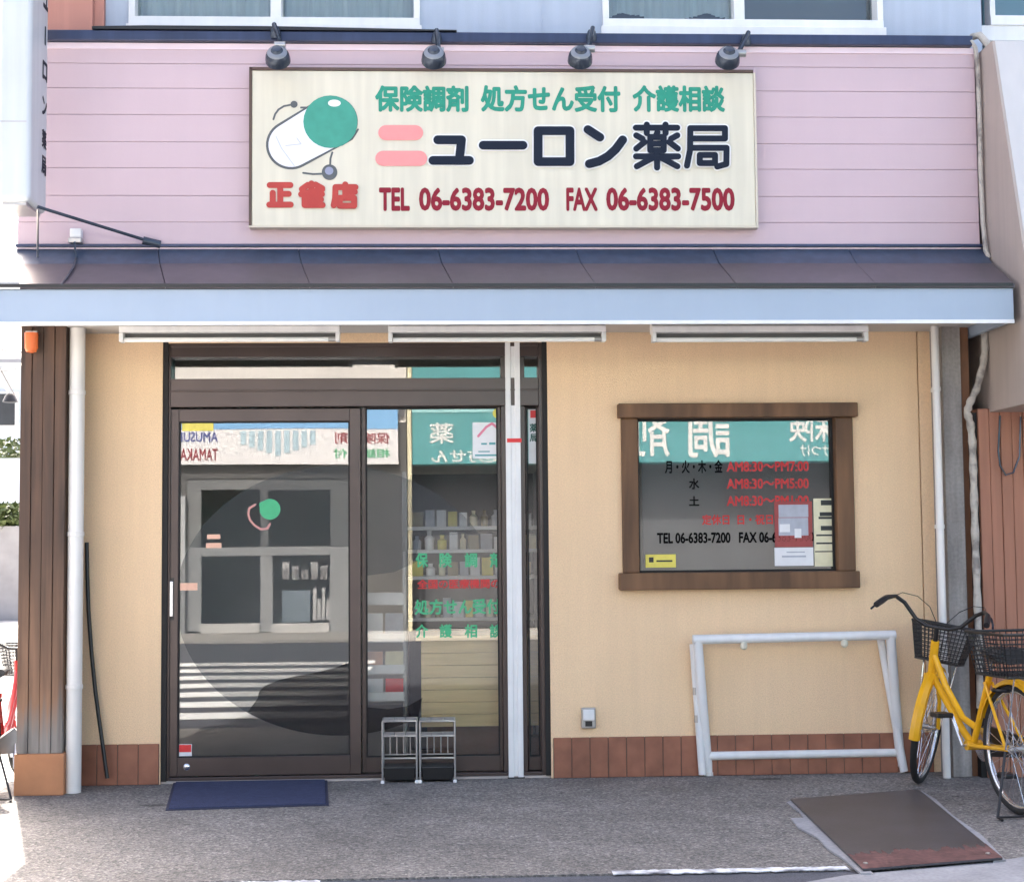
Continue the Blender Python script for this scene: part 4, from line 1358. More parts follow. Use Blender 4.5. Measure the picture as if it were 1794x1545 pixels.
# ------------------------------------------------------------------ bicycles
def bicycle(label, paint, steer=0.0, wb=1.0, rear_basket=True):
    """x forward, z up, rear wheel touching at the origin"""
    rw = 0.312
    root = thing('bicycle', label, 'bicycle', (0, 0, 0))
    hub_r, hub_f = Vector((0, 0, rw)), Vector((wb, 0, rw))
    head_t, head_b = Vector((wb - 0.185, 0, 0.775)), Vector((wb - 0.135, 0, 0.60))
    axis = (head_b - head_t).normalized()
    SM = Matrix.Translation(head_b) @ Matrix.Rotation(steer, 4, -axis) @ Matrix.Translation(-head_b)
    I = Matrix.Identity(4)

    def ring(c, R_, r, seg=48, sub=10):
        return MB().tube([c + Vector((R_ * math.cos(2 * PI * k / seg), 0, R_ * math.sin(2 * PI * k / seg))) for k in range(seg)], r, sub, closed=True)

    for c, mx in ((hub_r, I), (hub_f, SM)):
        w = obj('wheel', ring(c, rw - 0.034, 0.012).xf(mx), M['chrome'], root, smooth=True)
        obj('tyre', ring(c, rw - 0.019, 0.019).xf(mx), M['tyre'], w, smooth=True)
        s = MB()
        for k in range(32):
            a = 2 * PI * k / 32
            side = 0.028 if k % 2 else -0.028
            a2 = a + (0.9 if (k // 2) % 2 else -0.9)
            s.tube([c + Vector((0.02 * math.cos(a2), side, 0.02 * math.sin(a2))), c + Vector(((rw - 0.04) * math.cos(a), 0, (rw - 0.04) * math.sin(a)))], 0.0016, 4)
        obj('spokes', s.xf(mx), M['chrome'], w)
        obj('hub', MB().lathe([(0.008, -0.05), (0.022, -0.035), (0.014, -0.02), (0.014, 0.02), (0.022, 0.035), (0.008, 0.05)], c, (0, 1, 0), 14).xf(mx), M['steel'], w, smooth=True)
    bb = Vector((0.43 * wb, 0, 0.28))
    st_t = Vector((0.24 * wb, 0, 0.655))
    f = MB()
    dn = [head_b + Vector((-0.005, 0, 0.0)), Vector((wb - 0.30, 0, 0.47)), Vector((wb * 0.52, 0, 0.33)), bb]
    tp = [head_t.lerp(head_b, .35), Vector((wb - 0.29, 0, 0.555)), Vector((wb * 0.53, 0, 0.405)), bb.lerp(st_t, .24)]
    f.tube(dn, 0.019, 12)
    f.tube(tp, 0.017, 12)
    f.tube([bb, st_t], 0.017, 12)
    f.tube([head_t + axis * -0.01, head_b + axis * 0.02], 0.023, 14)
    for s in (-1, 1):
        f.tube([bb + Vector((-.02, s * .03, 0)), hub_r + Vector((0, s * .055, 0))], 0.010, 8)
        f.tube([st_t.lerp(bb, .12) + Vector((0, s * .02, 0)), hub_r + Vector((0.01, s * .055, 0))], 0.008, 8)
    f.lathe([(0.026, -0.04), (0.026, 0.04)], bb, (0, 1, 0), 14)
    obj('frame', f, paint, root, smooth=True)
    k = MB()
    for s in (-1, 1):
        k.tube([head_b + axis * 0.01 + Vector((0, s * .03, 0)), head_b.lerp(hub_f, .5) + Vector((0.01, s * .05, 0)), hub_f + Vector((0, s * .055, 0))], 0.011, 8)
    k.tube([head_b + axis * 0.01 + Vector((0, -.04, 0)), head_b + axis * 0.01 + Vector((0, .04, 0))], 0.014, 8)
    obj('fork', k.xf(SM), paint, root, smooth=True)

    def fender(c, a0, a1, mx):
        n, m_ = 26, MB()
        vs, fs = [], []
        prof = [(-0.030, -0.018), (-0.024, 0.0), (0.0, 0.010), (0.024, 0.0), (0.030, -0.018)]
        for i in range(n + 1):
            a = math.radians(a0 + (a1 - a0) * i / n)
            for lay in (0, -0.003):
                for (y, h) in prof:
                    r_ = rw + 0.020 + h + lay
                    vs.append(c + Vector((r_ * math.cos(a), y, r_ * math.sin(a))))
        for i in range(n):
            for j in range(4):
                p = i * 10 + j
                fs.append((p, p + 1, p + 11, p + 10))
                fs.append((p + 5, p + 15, p + 16, p + 6))
        m_.add(vs, fs)
        return m_.xf(mx)
    ff = obj('front_fender', fender(hub_f, 65, 190, SM), paint, root, smooth=True)
    fb = obj('rear_fender', fender(hub_r, 20, 215, I), paint, root, smooth=True)
    for o_, c, a, mx in ((fb, hub_r, 160, I), (fb, hub_r, 200, I), (ff, hub_f, 180, SM)):
        a = math.radians(a)
        s_ = MB()
        for s in (-1, 1):
            s_.tube([c + Vector((0, s * .055, 0)), c + Vector(((rw + .012) * math.cos(a), s * .031, (rw + .012) * math.sin(a)))], 0.0026, 5)
        obj('fender_stay', s_.xf(mx), M['chrome'], o_)
    # saddle
    obj('seat_post', MB().tube([st_t.lerp(bb, .05), st_t + (st_t - bb).normalized() * 0.10], 0.0125, 10), M['chrome'], root, smooth=True)
    sc = st_t + (st_t - bb).normalized() * 0.12 + Vector((-0.02, 0, 0.0))
    vs, fs = [], []
    secs = [(-0.13, 0.095, 0.0), (-0.09, 0.115, 0.012), (-0.03, 0.095, 0.008), (0.04, 0.05, 0.004), (0.11, 0.028, 0.006), (0.14, 0.015, 0.0)]
    for (x, hw, dz) in secs:
        for kk in range(12):
            a = 2 * PI * kk / 12
            zz_ = math.sin(a)
            vs.append(sc + Vector((x, hw * math.cos(a), dz + (0.028 if zz_ > 0 else 0.05) * zz_ * (0.6 if x > 0.05 else 1))))
    for i in range(len(secs) - 1):
        for kk in range(12):
            l = (kk + 1) % 12
            fs.append((i * 12 + kk, i * 12 + l, (i + 1) * 12 + l, (i + 1) * 12 + kk))
    fs.append(tuple(range(11, -1, -1)))
    fs.append(tuple(60 + kk for kk in range(12)))
    obj('saddle', MB().add(vs, fs), M['saddle'], root, smooth=True)
    # handlebar
    top = head_t - axis * 0.085
    hb = MB()
    hb.tube([head_t + axis * 0.02, top], 0.013, 10)
    half = [(0.0, 0.0, 0.0), (0.02, 0.06, 0.0), (0.02, 0.12, 0.025), (0.0, 0.19, 0.10), (-0.03, 0.235, 0.125), (-0.09, 0.265, 0.115), (-0.20, 0.285, 0.07)]
    hb.tube([top + Vector((x, -y, z)) for (x, y, z) in half[::-1]] + [top + Vector((x, y, z)) for (x, y, z) in half[1:]], 0.011, 10)
    HBAR = obj('handlebar', hb.xf(SM), M['black'], root, smooth=True)
    for s in (-1, 1):
        obj('grip', MB().tube([top + Vector((-0.10, s * .267, .110)), top + Vector((-0.155, s * .277, .088)), top + Vector((-0.215, s * .288, .064))], [0.015, 0.017, 0.016], 10).xf(SM), M['saddle'], HBAR, smooth=True)
        obj('brake_lever', MB().tube([top + Vector((-0.045, s * .25, .118)), top + Vector((-0.075, s * .285, .095)), top + Vector((-0.13, s * .305, .070)), top + Vector((-0.185, s * .318, .038))], [0.009, 0.007, 0.006, 0.006], 8).xf(SM), M['lampgrey'], HBAR, smooth=True)
    cb = MB()
    for s in (-1, 1):
        ctl = [top + Vector((-0.05, s * .25, .118)), top + Vector((0.05, s * .22, .15)), top + Vector((0.11, s * .15, .145)), top + Vector((0.13, s * .08, .10)), top + Vector((0.10, s * .03, .03)), head_b + Vector((0.03, s * .01, 0.05))]
        cb.tube(ctl, 0.0022, 5)
    obj('brake_cable', cb.xf(SM), M['black'], HBAR)

    def basket(c, L0, W0, L1, W1, H_, mx, name):
        """c: centre of the floor; L along x, W along y; sizes at floor and rim"""
        m_ = MB()
        rect = lambda L_, W_, z: [c + Vector((sx_ * L_ / 2, sy_ * W_ / 2, z)) for sx_, sy_ in ((-1, -1), (1, -1), (1, 1), (-1, 1))]
        m_.tube(rect(L1, W1, H_), 0.007, 6, closed=True)
        m_.tube(rect(L0, W0, 0), 0.006, 6, closed=True)
        nv = 9
        for lv in range(1, nv):
            f_ = lv / nv
            m_.tube(rect(L0 + (L1 - L0) * f_, W0 + (W1 - W0) * f_, H_ * f_), 0.0026, 4, closed=True)
        lo_, hi_ = rect(L0, W0, 0), rect(L1, W1, H_)
        for e in range(4):
            a_, b_, c_, d_ = lo_[e], lo_[(e + 1) % 4], hi_[e], hi_[(e + 1) % 4]
            n_v = 14 if e % 2 else 11
            for i in range(n_v + 1):
                m_.tube([a_.lerp(b_, i / n_v), c_.lerp(d_, i / n_v)], 0.0026, 4)
        for i in range(1, 9):
            m_.tube([lo_[0].lerp(lo_[1], i / 9), lo_[3].lerp(lo_[2], i / 9)], 0.003, 4)
            m_.tube([lo_[0].lerp(lo_[3], i / 9), lo_[1].lerp(lo_[2], i / 9)], 0.003, 4)
        bo = obj(name, m_.xf(mx), M['black'], root)
        p_ = MB()
        p_.add([lo_[0].lerp(hi_[0], .33), lo_[3].lerp(hi_[3], .33), lo_[3].lerp(hi_[3], .55), lo_[0].lerp(hi_[0], .55)], [(0, 1, 2, 3)])
        return bo
    fb_c = Vector((wb + 0.02, 0, 0.672))
    basket(fb_c, 0.18, 0.23, 0.24, 0.315, 0.20, SM, 'front_basket')
    brk = MB()
    for s in (-1, 1):
        brk.tube([hub_f + Vector((0, s * .06, 0)), fb_c + Vector((0.02, s * .09, -0.005))], 0.005, 6)
    obj('basket_stay', brk.xf(SM), M['chrome'], root)
    hl = fb_c + Vector((0.02, 0.0, -0.085))
    obj('headlight', MB().lathe([(0.012, -0.05), (0.028, -0.03), (0.036, 0.02), (0.034, 0.028), (0.004, 0.032)], hl, (1, 0, 0), 16).xf(SM), M['chrome'], root, smooth=True)
    # rack
    rk = MB()
    zr = 2 * rw + 0.042
    for s in (-1, 1):
        rk.tube([(0.16, s * .05, zr), (-0.22, s * .06, zr)], 0.006, 6)
        rk.tube([(0.0, s * .062, rw), (-0.10, s * .06, zr)], 0.005, 6)
    for x in (0.12, 0.0, -0.12, -0.22):
        rk.tube([(x, -.058, zr), (x, .058, zr)], 0.005, 6)
    obj('rear_rack', rk, M['chrome'], root)
    if rear_basket:
        basket(Vector((-0.10, 0, zr + 0.012)), 0.30, 0.36, 0.36, 0.43, 0.20, I, 'rear_basket')
    # crank, pedals, chain guard
    cr = MB()
    cr.lathe([(0.085, -0.003), (0.085, 0.003)], bb + Vector((0, -0.055, 0)), (0, 1, 0), 24)
    cr.tube([bb + Vector((0, -.07, 0)), bb + Vector((-0.06, -.085, -0.15))], 0.009, 6)
    cr.tube([bb + Vector((0, -.06, 0)), bb + Vector((0, .062, 0))], 0.008, 6)
    cr.tube([bb + Vector((0, .06, 0)), bb + Vector((0.06, .085, 0.15))], 0.009, 6)
    CR = obj('crank', cr, M['chrome'], root, smooth=True)
    for (px_, py_, pz_) in ((-0.06, -0.14, -0.15), (0.06, 0.14, 0.15)):
        obj('pedal', bx(bb.x + px_ - .045, bb.x + px_ + .045, py_ - .045, py_ + .045, bb.z + pz_ - .012, bb.z + pz_ + .012), M['black'], CR, bevel=0.006)
    cg = MB()
    cg.prism([(bb.x + 0.10, -0.075, bb.z - 0.02), (bb.x + 0.08, -0.075, bb.z + 0.07), (bb.x - 0.02, -0.075, bb.z + 0.10), (0.0, -0.075, rw + 0.05), (-0.05, -0.075, rw), (0.0, -0.075, rw - 0.045), (bb.x, -0.075, bb.z - 0.06)], (0, 0.02, 0))
    obj('chain_guard', cg, M['black'], root, bevel=0.004)
    ks = MB()
    for s in (-1, 1):
        ks.tube([(0.0, s * .065, rw - 0.01), (-0.10, s * .17, 0.012), (-0.15, s * .175, 0.008)], 0.007, 6)
    ks.tube([(-0.10, -.17, 0.012), (-0.10, .17, 0.012)], 0.006, 6)
    obj('kickstand', ks, M['black'], root)
    obj('lock_ring', MB().tube([hub_r + Vector((0.10 + 0.06 * math.cos(2 * PI * k_ / 16), 0.0 + 0.06 * math.sin(2 * PI * k_ / 16), 0.275)) for k_ in range(16)], 0.009, 6, closed=True), M['black'], root)
    return root


g0, g1 = G(1786, 1427), G(1634, 1378)
wbase = 1.0
yb = bicycle('yellow step-through bicycle with black wire baskets parked beside the white banner frame', M['yellow'], steer=math.radians(-40), wb=wbase)
ang = math.atan2(g1.y - g0.y, g1.x - g0.x)
print('bike', g0, g1, math.degrees(ang), (g1 - g0).length)
yb.scale = (0.965, 0.965, 0.965)
yb.location = g0
yb.rotation_euler = (0, 0, ang)
rbk = bicycle('red bicycle parked on the sunlit side street beyond the timber pillar', M['redpaint'], steer=math.radians(-5), rear_basket=False)
rg = G(-24, 1400)
rbk.scale = (0.84, 0.84, 0.84)
rbk.location = rg
rbk.rotation_euler = (0, 0, math.radians(93))

# ------------------------------------------------------------------ neighbour on the right
nx = P(1712, 900, YPINK).x
NB = thing('neighbour_building', 'neighbouring shop with grey beige awning box above terracotta siding', 'building', (nx + 1.5, 0.5, 0))
m = MB()
wsl = 0.062
k = 0
x = nx + 0.02
while x < nx + 3.0:
    m.box(x, x + wsl - 0.0025, YPINK + (0.004 if k % 2 else 0.0), -0.1, 0.0, P(1750, 722, YPINK).z + 0.02)
    x += wsl
    k += 1
obj('terracotta_siding', m, M['redsiding'], NB, bevel=0.004)
obj('siding_gap', bx(nx - 0.01, nx + 3.2, YPINK + 0.02, 0.3, 0.0, P(1750, 722, YPINK).z), M['blackgap'], NB)
zq0, zq1 = P(1720, 722, YPINK).z, P(1740, 72, YPINK - .2).z
xside = P(1722, 440, YPINK).x + 0.012
yt, ybm = YPINK - 0.20, YPINK - 0.78
zmid = P(1794, 400, -0.75).z
side = [(xside, YPINK + 0.02, zq0), (xside, ybm, zq0), (xside, yt, zq1), (xside, YPINK + 0.02, zq1)]
obj('awning_side', MB().prism(side, (0.015, 0, 0)), M['neighbour'], NB)
obj('awning_front', MB().prism([(xside + 0.016, ybm, zq0), (xside + 0.016, yt, zq1), (xside + 0.016, yt + 0.02, zq1), (xside + 0.016, ybm + 0.02, zq0)], (3.0, 0, 0)), M['neighbour_front'], NB)
obj('awning_underside', bx(xside + 0.016, xside + 3.0, ybm + 0.021, YPINK + 0.05, zq0, zq0 + 0.015), M['neighbour'], NB)
obj('awning_top', bx(xside + 0.016, xside + 3.0, yt + 0.021, 0.1, zq1 - 0.015, zq1), M['neighbour_front'], NB)
obj('body_wall', bx(xside + 0.016, xside + 6.0, YPINK + 0.05, 8.0, zq0 + 0.016, zq1 - 0.016), M['neighbour'], NB)
obj('body_wall', bx(nx + 0.0, xside + 6.0, 0.31, 8.0, 0.0, zq0), M['neighbour'], NB)
obj('upper_body_wall', bx(w3x + 0.002, xside + 6.0, 0.17, 8.0, zq1 + 0.001, 6.4), M['bluewall'], NB)
lp = [(1752, 728), (1749, 790), (1752, 815), (1762, 832), (1775, 828), (1786, 800), (1788, 730)]
tag(obj('cable', MB().tube([P(a, b, YPINK - 0.02) for a, b in lp], 0.0055, 6), M['lampgrey'], smooth=True), 'grey cable loop hanging on the terracotta siding', 'cable')

# ------------------------------------------------------------------ inside the shop
zc1 = 0.66
ct = thing('counter', 'low pale wood counter inside the shop behind the right door pane', 'counter', (P(840, 1200, 0.24).x, 0.47, 0.012))
x0, x1, z0, z1 = R(738, 1112, 946, 1272, 0.24)
m = MB()
n = 7
for i in range(n):
    h = (z1 - 0.03 - z0) / n
    m.box(x0, x1, 0.24, 0.7, z0 + i * h + 0.0008, z0 + (i + 1) * h - 0.0008)
obj('body', m, M['ply'], ct, bevel=0.002)
obj('top', bx(x0 - 0.03, x1 + 0.03, 0.225, 0.72, z1 - 0.029, z1), M['ply'], ct, bevel=0.004)
obj('plinth', bx(x0 + 0.03, x1 - 0.03, 0.45, 0.66, 0.0125, z0 - 0.0005), M['brown'], ct)
# shelf unit with bottles and boxes
sx0, sx1, sz0, sz1 = R(705, 862, 950, 1110, 0.8)
SH = thing('shelf_unit', 'grey shop shelving with rows of small medicine packs behind the counter', 'shelf', ((sx0 + sx1) / 2, 0.96, 0.012))
zsh = [P(830, v, 0.85).z for v in (1080, 1008, 962, 922, 884)]
obj('side_panel', bx(sx0, sx0 + 0.03, 0.76, 1.16, 0.0125, zsh[-1] + 0.2), M['shelf'], SH)
obj('side_panel', bx(sx1 - 0.03, sx1, 0.76, 1.16, 0.0125, zsh[-1] + 0.2), M['shelf'], SH)
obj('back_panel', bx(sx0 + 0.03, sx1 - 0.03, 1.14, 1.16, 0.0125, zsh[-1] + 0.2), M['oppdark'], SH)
for z in zsh[:-1]:
    sh_ = obj('shelf_board', bx(sx0 + 0.03, sx1 - 0.03, 0.76, 1.14, z - 0.02, z), M['white'], SH)
rng = random.Random(3)
packs = [M['posterwhite'], M['postercream'], M['bottle'], M['postergrey'], M['posterwhite'], M['stickyellow']]
k = 0
for zi, z in enumerate(zsh[:-1]):
    x = sx0 + 0.06
    while x < sx1 - 0.09:
        wd_ = rng.uniform(0.04, 0.07)
        hh = rng.uniform(0.07, 0.115)
        if rng.random() < 0.45:
            mb = MB().lathe([(wd_ * .42, 0), (wd_ * .45, hh * .6), (wd_ * .2, hh * .75), (wd_ * .22, hh)], (x + wd_ / 2, 0.83, z + 0.0005), (0, 0, 1), 10)
            o = obj('medicine_bottle', mb, packs[k % 6], smooth=True)
            tag(o, 'tiny medicine bottle standing in a row on the shop shelving', 'bottle', 'medicine bottles on the shelving')
        else:
            o = obj('medicine_box', bx(x, x + wd_, 0.79, 0.85, z + 0.0005, z + hh), packs[k % 6], bevel=0.002)
            tag(o, 'tiny medicine box standing in a row on the shop shelving', 'box', 'medicine boxes on the shelving')
        k += 1
        x += wd_ + 0.012
# leaflet rack just inside
yr = 0.2
x0, x1, z0, z1 = R(636, 1045, 708, 1228, yr)
LR = thing('leaflet_rack', 'white wire leaflet rack inside the glass between door and counter', 'rack', ((x0 + x1) / 2, yr + 0.1, 0.012))
for u in (x0, x1):
    obj('leg', MB().tube([(u, yr + 0.12, 0.013), (u, yr + 0.10, z1 + 0.25)], 0.011, 8), M['white'], LR, smooth=True)
obj('foot_bar', MB().tube([(x0, yr - 0.08, 0.024), (x0, yr + 0.2, 0.024), (x1, yr + 0.2, 0.024), (x1, yr - 0.08, 0.024)], 0.011, 8), M['white'], LR)
mags = [[M['posterwhite'], M['stickred']], [M['tan'], M['postercream']], [M['posterwhite'], M['postergrey']]]
for i in range(3):
    zb_ = z0 + (z1 - z0) * (0, 0.26, 0.56)[i]
    m = MB()
    m.box(x0, x1, yr, yr + 0.09, zb_, zb_ + 0.014)
    m.box(x0, x1, yr, yr + 0.006, zb_ + 0.014, zb_ + 0.05)
    obj('rack_tier', m, M['white'], LR)
    for j in range(2):
        a = x0 + 0.008 + j * (x1 - x0) / 2
        b = a + (x1 - x0) / 2 - 0.014
        hgt = 0.12 if i < 2 else 0.16
        o = obj('leaflet', MB().prism([(a, yr + 0.020, zb_ + 0.015), (b, yr + 0.020, zb_ + 0.015), (b, yr + 0.060, zb_ + hgt), (a, yr + 0.060, zb_ + hgt)], (0, 0.008, 0)), mags[i][j])
        nm = (('white', 'red'), ('tan', 'cream'), ('white', 'grey'))[i][j]
        lv = ('bottom', 'middle', 'top')[i]
        tag(o, '%s leaflet on the %s tier of the white rack' % (nm, lv), 'leaflet')
obj('rack_header', bx(x0, x1, yr + 0.095, yr + 0.1, z1 - 0.05, z1 + 0.02), M['posterwhite'], LR)
# brown box low behind the post, and a floor cabinet
x0, x1, z0, z1 = R(880, 1272, 945, 1322, 0.3)
tag(obj('carton', bx(x0, x1, 0.26, 0.41, 0.0125, 0.19), M['brown'], bevel=0.006), 'brown carton on the shop floor below the pale counter', 'box')

# ------------------------------------------------------------------ across the street (seen in the glass)
YO = -14.0
YV = 14.0 + 2 * 0.07
OB = thing('facing_building', 'pale building across the street with white and teal shop signs', 'building', (0, -14.5, 0))


def RO(a, b, c, d):
    return R(a, b, c, d, YV)


xo0, xo1 = -9.0, P(712, 800, YV).x
zo_top = 5.2
ox = RO(326, 838, 612, 1106)       # the shop door opening
m = MB()
zsg = P(500, 740, YV).z
m.box(xo0, xo1, -16, YO, zsg, zo_top)
obj('wall', m, M['oppwall'], OB)
m = MB()
m.box(xo0, ox[0], -16, YO, 0.03, zsg)
m.box(ox[1], xo1, -16, YO, 0.03, zsg)
m.box(ox[0], ox[1], -16, YO, ox[3], zsg)
obj('grey_wall', m, M['oppgrey'], OB)
z = RO(300, 664, 700, 700)
m = MB()
m.box(xo0, xo1 - 0.02, YO + 0.001, YO + 0.04, z[2] - 0.25, z[3] - 0.05)
obj('brown_band', m, M['opppanel'], OB)
s_ = RO(300, 738, 698, 814)
obj('white_sign', bx(s_[0] - 0.6, s_[1], YO + 0.002, YO + 0.10, s_[2], s_[3]), M['posterwhite'], OB)
obj('sign_stripe', bx(s_[0] - 0.6, s_[1], YO + 0.101, YO + 0.106, s_[3] - 0.12, s_[3] + 0.18), M['skyblue'], OB)
yy = YO + 0.101
ta = lambda body, a, b, c, d, bold=0.015: text_mb(body, *RO(a, b, c, d), yy, bold, 0.004, 'back')
obj('sign_lettering', ta('AMUSUM', 310, 758, 384, 775), mat('blue_paint', (0.02, 0.05, 0.28), 0.5), OB)
obj('sign_lettering', ta('TAMAKAL', 310, 787, 384, 808), M['crimson'], OB)
obj('sign_lettering', ta('保険調剤', 588, 758, 684, 778), M['crimson'], OB)
obj('sign_lettering', ta('相談受付', 585, 786, 684, 802), M['vivid_green'], OB)
fan = MB()
for k in range(9):
    a = RO(424 + k * 15, 756, 434 + k * 15, 800 - abs(k - 4) * 5)
    fan.box(a[0], a[1], yy, yy + 0.004, a[2], a[3])
obj('sign_pattern', fan, mat('pale_blue_print', (0.42, 0.58, 0.66), 0.5), OB)
# sliding doors of the white shop
for nm_, mt_, rs2 in (('door_frame', M['oppframe'], ((326, 958, 352, 1106), (456, 974, 477, 1106), (578, 958, 612, 1106), (352, 958, 578, 973))),
                      ('fanlight_frame', mat('dark_fanlight_frame', (0.17, 0.178, 0.185), 0.5, 0.06, 3), ((326, 838, 352, 957), (578, 838, 612, 957), (352, 838, 578, 858), (456, 859, 470, 957)))):
    dm = MB()
    for a in rs2:
        q_ = RO(*a)
        dm.box(q_[0], q_[1], YO - 0.1, YO - 0.02, q_[2], q_[3])
    obj(nm_, dm, mt_, OB)
dm = MB()
for a in ((352, 1092, 456, 1108), (477, 1092, 578, 1108)):
    q_ = RO(*a)
    dm.box(q_[0], q_[1], YO - 0.1, YO + 0.05, q_[2], q_[3])
obj('door_sill', dm, M['white'], OB)
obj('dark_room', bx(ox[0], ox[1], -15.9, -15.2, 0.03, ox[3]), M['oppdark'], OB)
q_ = RO(490, 1035, 540, 1092)
obj('inner_cabinet', bx(q_[0], q_[1], -14.6, -14.3, q_[2], q_[3]), mat('blue_grey_cabinet', (0.26, 0.33, 0.40), 0.6), OB)
dm = MB()
for k in range(4):
    q_ = RO(545 + k * 8, 1030 + (k % 2) * 20, 551 + k * 8, 1088)
    dm.box(q_[0], q_[1], -14.5, -14.35, q_[2], q_[3])
for k in range(5):
    q_ = RO(490 + k * 17, 985 + (k % 3) * 7, 502 + k * 17, 1015)
    dm.box(q_[0], q_[1], -14.5, -14.35, q_[2], q_[3])
obj('shelf_goods', dm, M['posterwhite'], OB)
q_ = RO(312, 870, 326, 1120)
obj('grey_door_post', bx(q_[0], q_[1], YO, YO + 0.1, 0.03, q_[3]), M['oppframe'], OB)
OT = thing('teal_shop_building', 'shop across the street with a long teal sign over its front', 'building', (4, -14.5, 0))
xt0, xt1 = P(716, 700, YV).x, P(1700, 700, YV).x
m = MB()
m.box(xt0, xt1 + 3, -16, YO - 0.6, 0.03, 4.6)
obj('wall', m, M['opppanel'], OT)
s_ = R(722, 640, 1480, 818, YV)
zsb = P(800, 812, YV).z
zst = P(900, 640, YV).z
m = MB()
m.box(xt0 + 0.05, xt1 + 3, YO - 0.6, YO + 0.02, zsb, zst)
obj('teal_fascia', m, M['teal'], OT)
obj('pale_strip', bx(xt0 + 0.05, xt1 + 3, YO + 0.0205, YO + 0.03, P(800, 722, YV).z, P(800, 708, YV).z), M['teal_light'], OT)
obj('white_parapet', bx(xt0 + 0.05, xt1 + 3, YO - 0.6, YO + 0.02, zst + 0.001, zst + 0.45), M['posterwhite'], OT)
obj('downpipe', bx(xt0 - 0.02, xt0 + 0.04, YO, YO + 0.06, 0.03, zst), M['postercream'], OT)
yy = YO + 0.0205
tm = MB()
for body, a in (('薬', (752, 740, 795, 776)), ('処方せん', (756, 786, 880, 810)), ('剤', (1112, 718, 1172, 800)), ('調', (1205, 716, 1280, 802)), ('保険', (1380, 716, 1470, 775)), ('うけつけ', (1400, 780, 1475, 800))):
    t_ = text_mb(body, *R(*a, YV), yy, 0.012, 0.004, 'back')
    tm.add(t_.v, t_.f)
obj('sign_lettering', tm, M['whitetxt'], OT)
# ------------------------------------------------------------------ side street at the left
HS = thing('far_house', 'pale blue grey house at the end of the side street', 'house', (-9.5, 32, 0))
hx0, hx1 = P(-130, 700, 30).x, P(70, 700, 30).x
hz = P(20, 640, 30).z
obj('wall', bx(hx0, hx1, 30, 36, -0.02, hz), M['housewall'], HS)
obj('roof', MB().prism([(hx0 - .3, 29.5, hz), (hx1 + .3, 29.5, hz), (hx1 + .3, 33, hz + 1.6), (hx0 - .3, 33, hz + 1.6)], (0, 0.1, 0.12)), M['houseroof'], HS)
q_ = R(-10, 690, 26, 745, 29.9)
WF = obj('window', bx(q_[0] - .06, q_[1] + .06, 29.9, 29.999, q_[2] - .06, q_[3] + .06), M['alu'], HS)
obj('pane', bx(q_[0], q_[1], 29.88, 29.899, q_[2], q_[3]), M['oppdark'], WF)
q_ = R(-120, 922, 60, 1000, 20)
tag(obj('block_wall', bx(q_[0], q_[1], 20, 20.6, -0.02, q_[3]), M['blockwall']), 'grey retaining wall across the side street below the green shrub', 'wall')


q2_ = R(-120, 803, 60, 925, 24)
tag(obj('garden_wall', bx(q2_[0], q2_[1], 24, 24.2, -0.02, q2_[3]), M['housewall']), 'pale garden wall standing between the dark shrub and the grey retaining wall', 'wall')


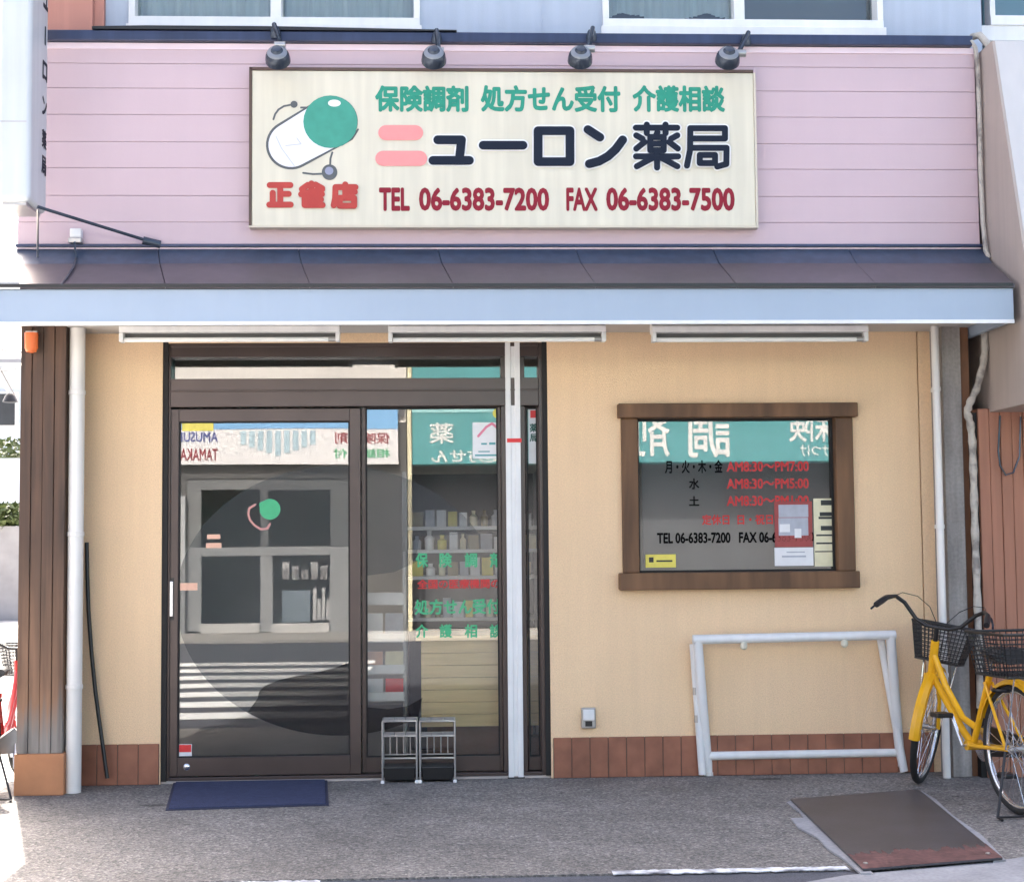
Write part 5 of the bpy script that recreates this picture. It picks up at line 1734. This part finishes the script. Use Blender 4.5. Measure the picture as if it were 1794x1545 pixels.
def shrub(name, label, c, r, h, n, leaf_m, seed):
    rg_ = random.Random(seed)
    t = thing(name, label, 'shrub', c)
    tr = MB()
    for k in range(5):
        a = rg_.uniform(0, 2 * PI)
        tr.tube([c, c + Vector((math.cos(a) * r * .3, math.sin(a) * r * .3, h * .5)), c + Vector((math.cos(a) * r * .6, math.sin(a) * r * .6, h * .85))], [0.03, 0.02, 0.006], 6)
    obj('stem', tr, M['bark'], t)
    m_ = MB()
    for k in range(n):
        a, u = rg_.uniform(0, 2 * PI), rg_.uniform(0.05, 1)
        rr_ = r * math.sqrt(rg_.random()) * (0.6 + 0.5 * math.sin(u * PI))
        p = c + Vector((rr_ * math.cos(a), rr_ * math.sin(a), h * u))
        d1 = Vector((rg_.gauss(0, 1), rg_.gauss(0, 1), rg_.gauss(0, .6))).normalized()
        d2 = d1.cross(Vector((rg_.gauss(0, 1), rg_.gauss(0, 1), rg_.gauss(0, 1)))).normalized()
        s_l = rg_.uniform(.05, .1) * (1 + r * .3)
        m_.add([p - d1 * s_l, p + d2 * s_l * .45, p + d1 * s_l, p - d2 * s_l * .45], [(0, 1, 2, 3)])
    obj('foliage', m_, leaf_m, t)


shrub('shrub', 'leafy green shrub growing on the grey retaining wall', Vector((P(8, 900, 20.3).x, 20.3, q_[3])), 0.5, P(12, 884, 20.3).z - q_[3], 700, M['leaf'], 5)
shrub('shrub', 'taller dark shrub rising behind the grey retaining wall', Vector((P(14, 800, 26).x, 26, -0.02)), 1.2, P(14, 768, 26).z, 2200, M['leaf'], 6)
# utility pole and its wires
pp = Vector((P(-60, 700, 16).x, 16, -0.02))
t = thing('utility_pole', 'grey utility pole with drooping wires over the side street', 'pole', pp)
obj('shaft', MB().tube([pp, pp + up * 7.5], [0.16, 0.10], 14), M['concrete'], t, smooth=True)
m = MB()
m.box(pp.x - 0.1, pp.x + 1.4, 15.94, 16.06, 5.4, 5.48)
obj('cross_arm', m, M['steel'], t)
for (a, b, dz) in (((-40, 600), (60, 618), 0), ((-40, 650), (60, 636), 0), ((-40, 560), (30, 700), 0)):
    p0, p1 = P(a[0], a[1], 16), P(b[0], b[1], 20)
    mid = p0.lerp(p1, .5) - up * 0.06
    obj('wire', MB().tube([p0, mid, p1], 0.012, 5), M['black'], t)
lc = P(18, 700, 18)
t = thing('street_lamp', 'small dark street lamp shade hanging over the side street', 'lamp', lc)
obj('lamp_shade', MB().lathe([(0.05, 0.10), (0.09, 0.06), (0.13, -0.04), (0.11, -0.05)], lc, (0, 0, 1), 16), M['black'], t, smooth=True)
obj('lamp_arm', MB().tube([lc + up * 0.1, lc + Vector((-0.2, 0, 0.35)), lc + Vector((-0.8, 0, 0.4))], 0.02, 8), M['steel'], t, smooth=True)
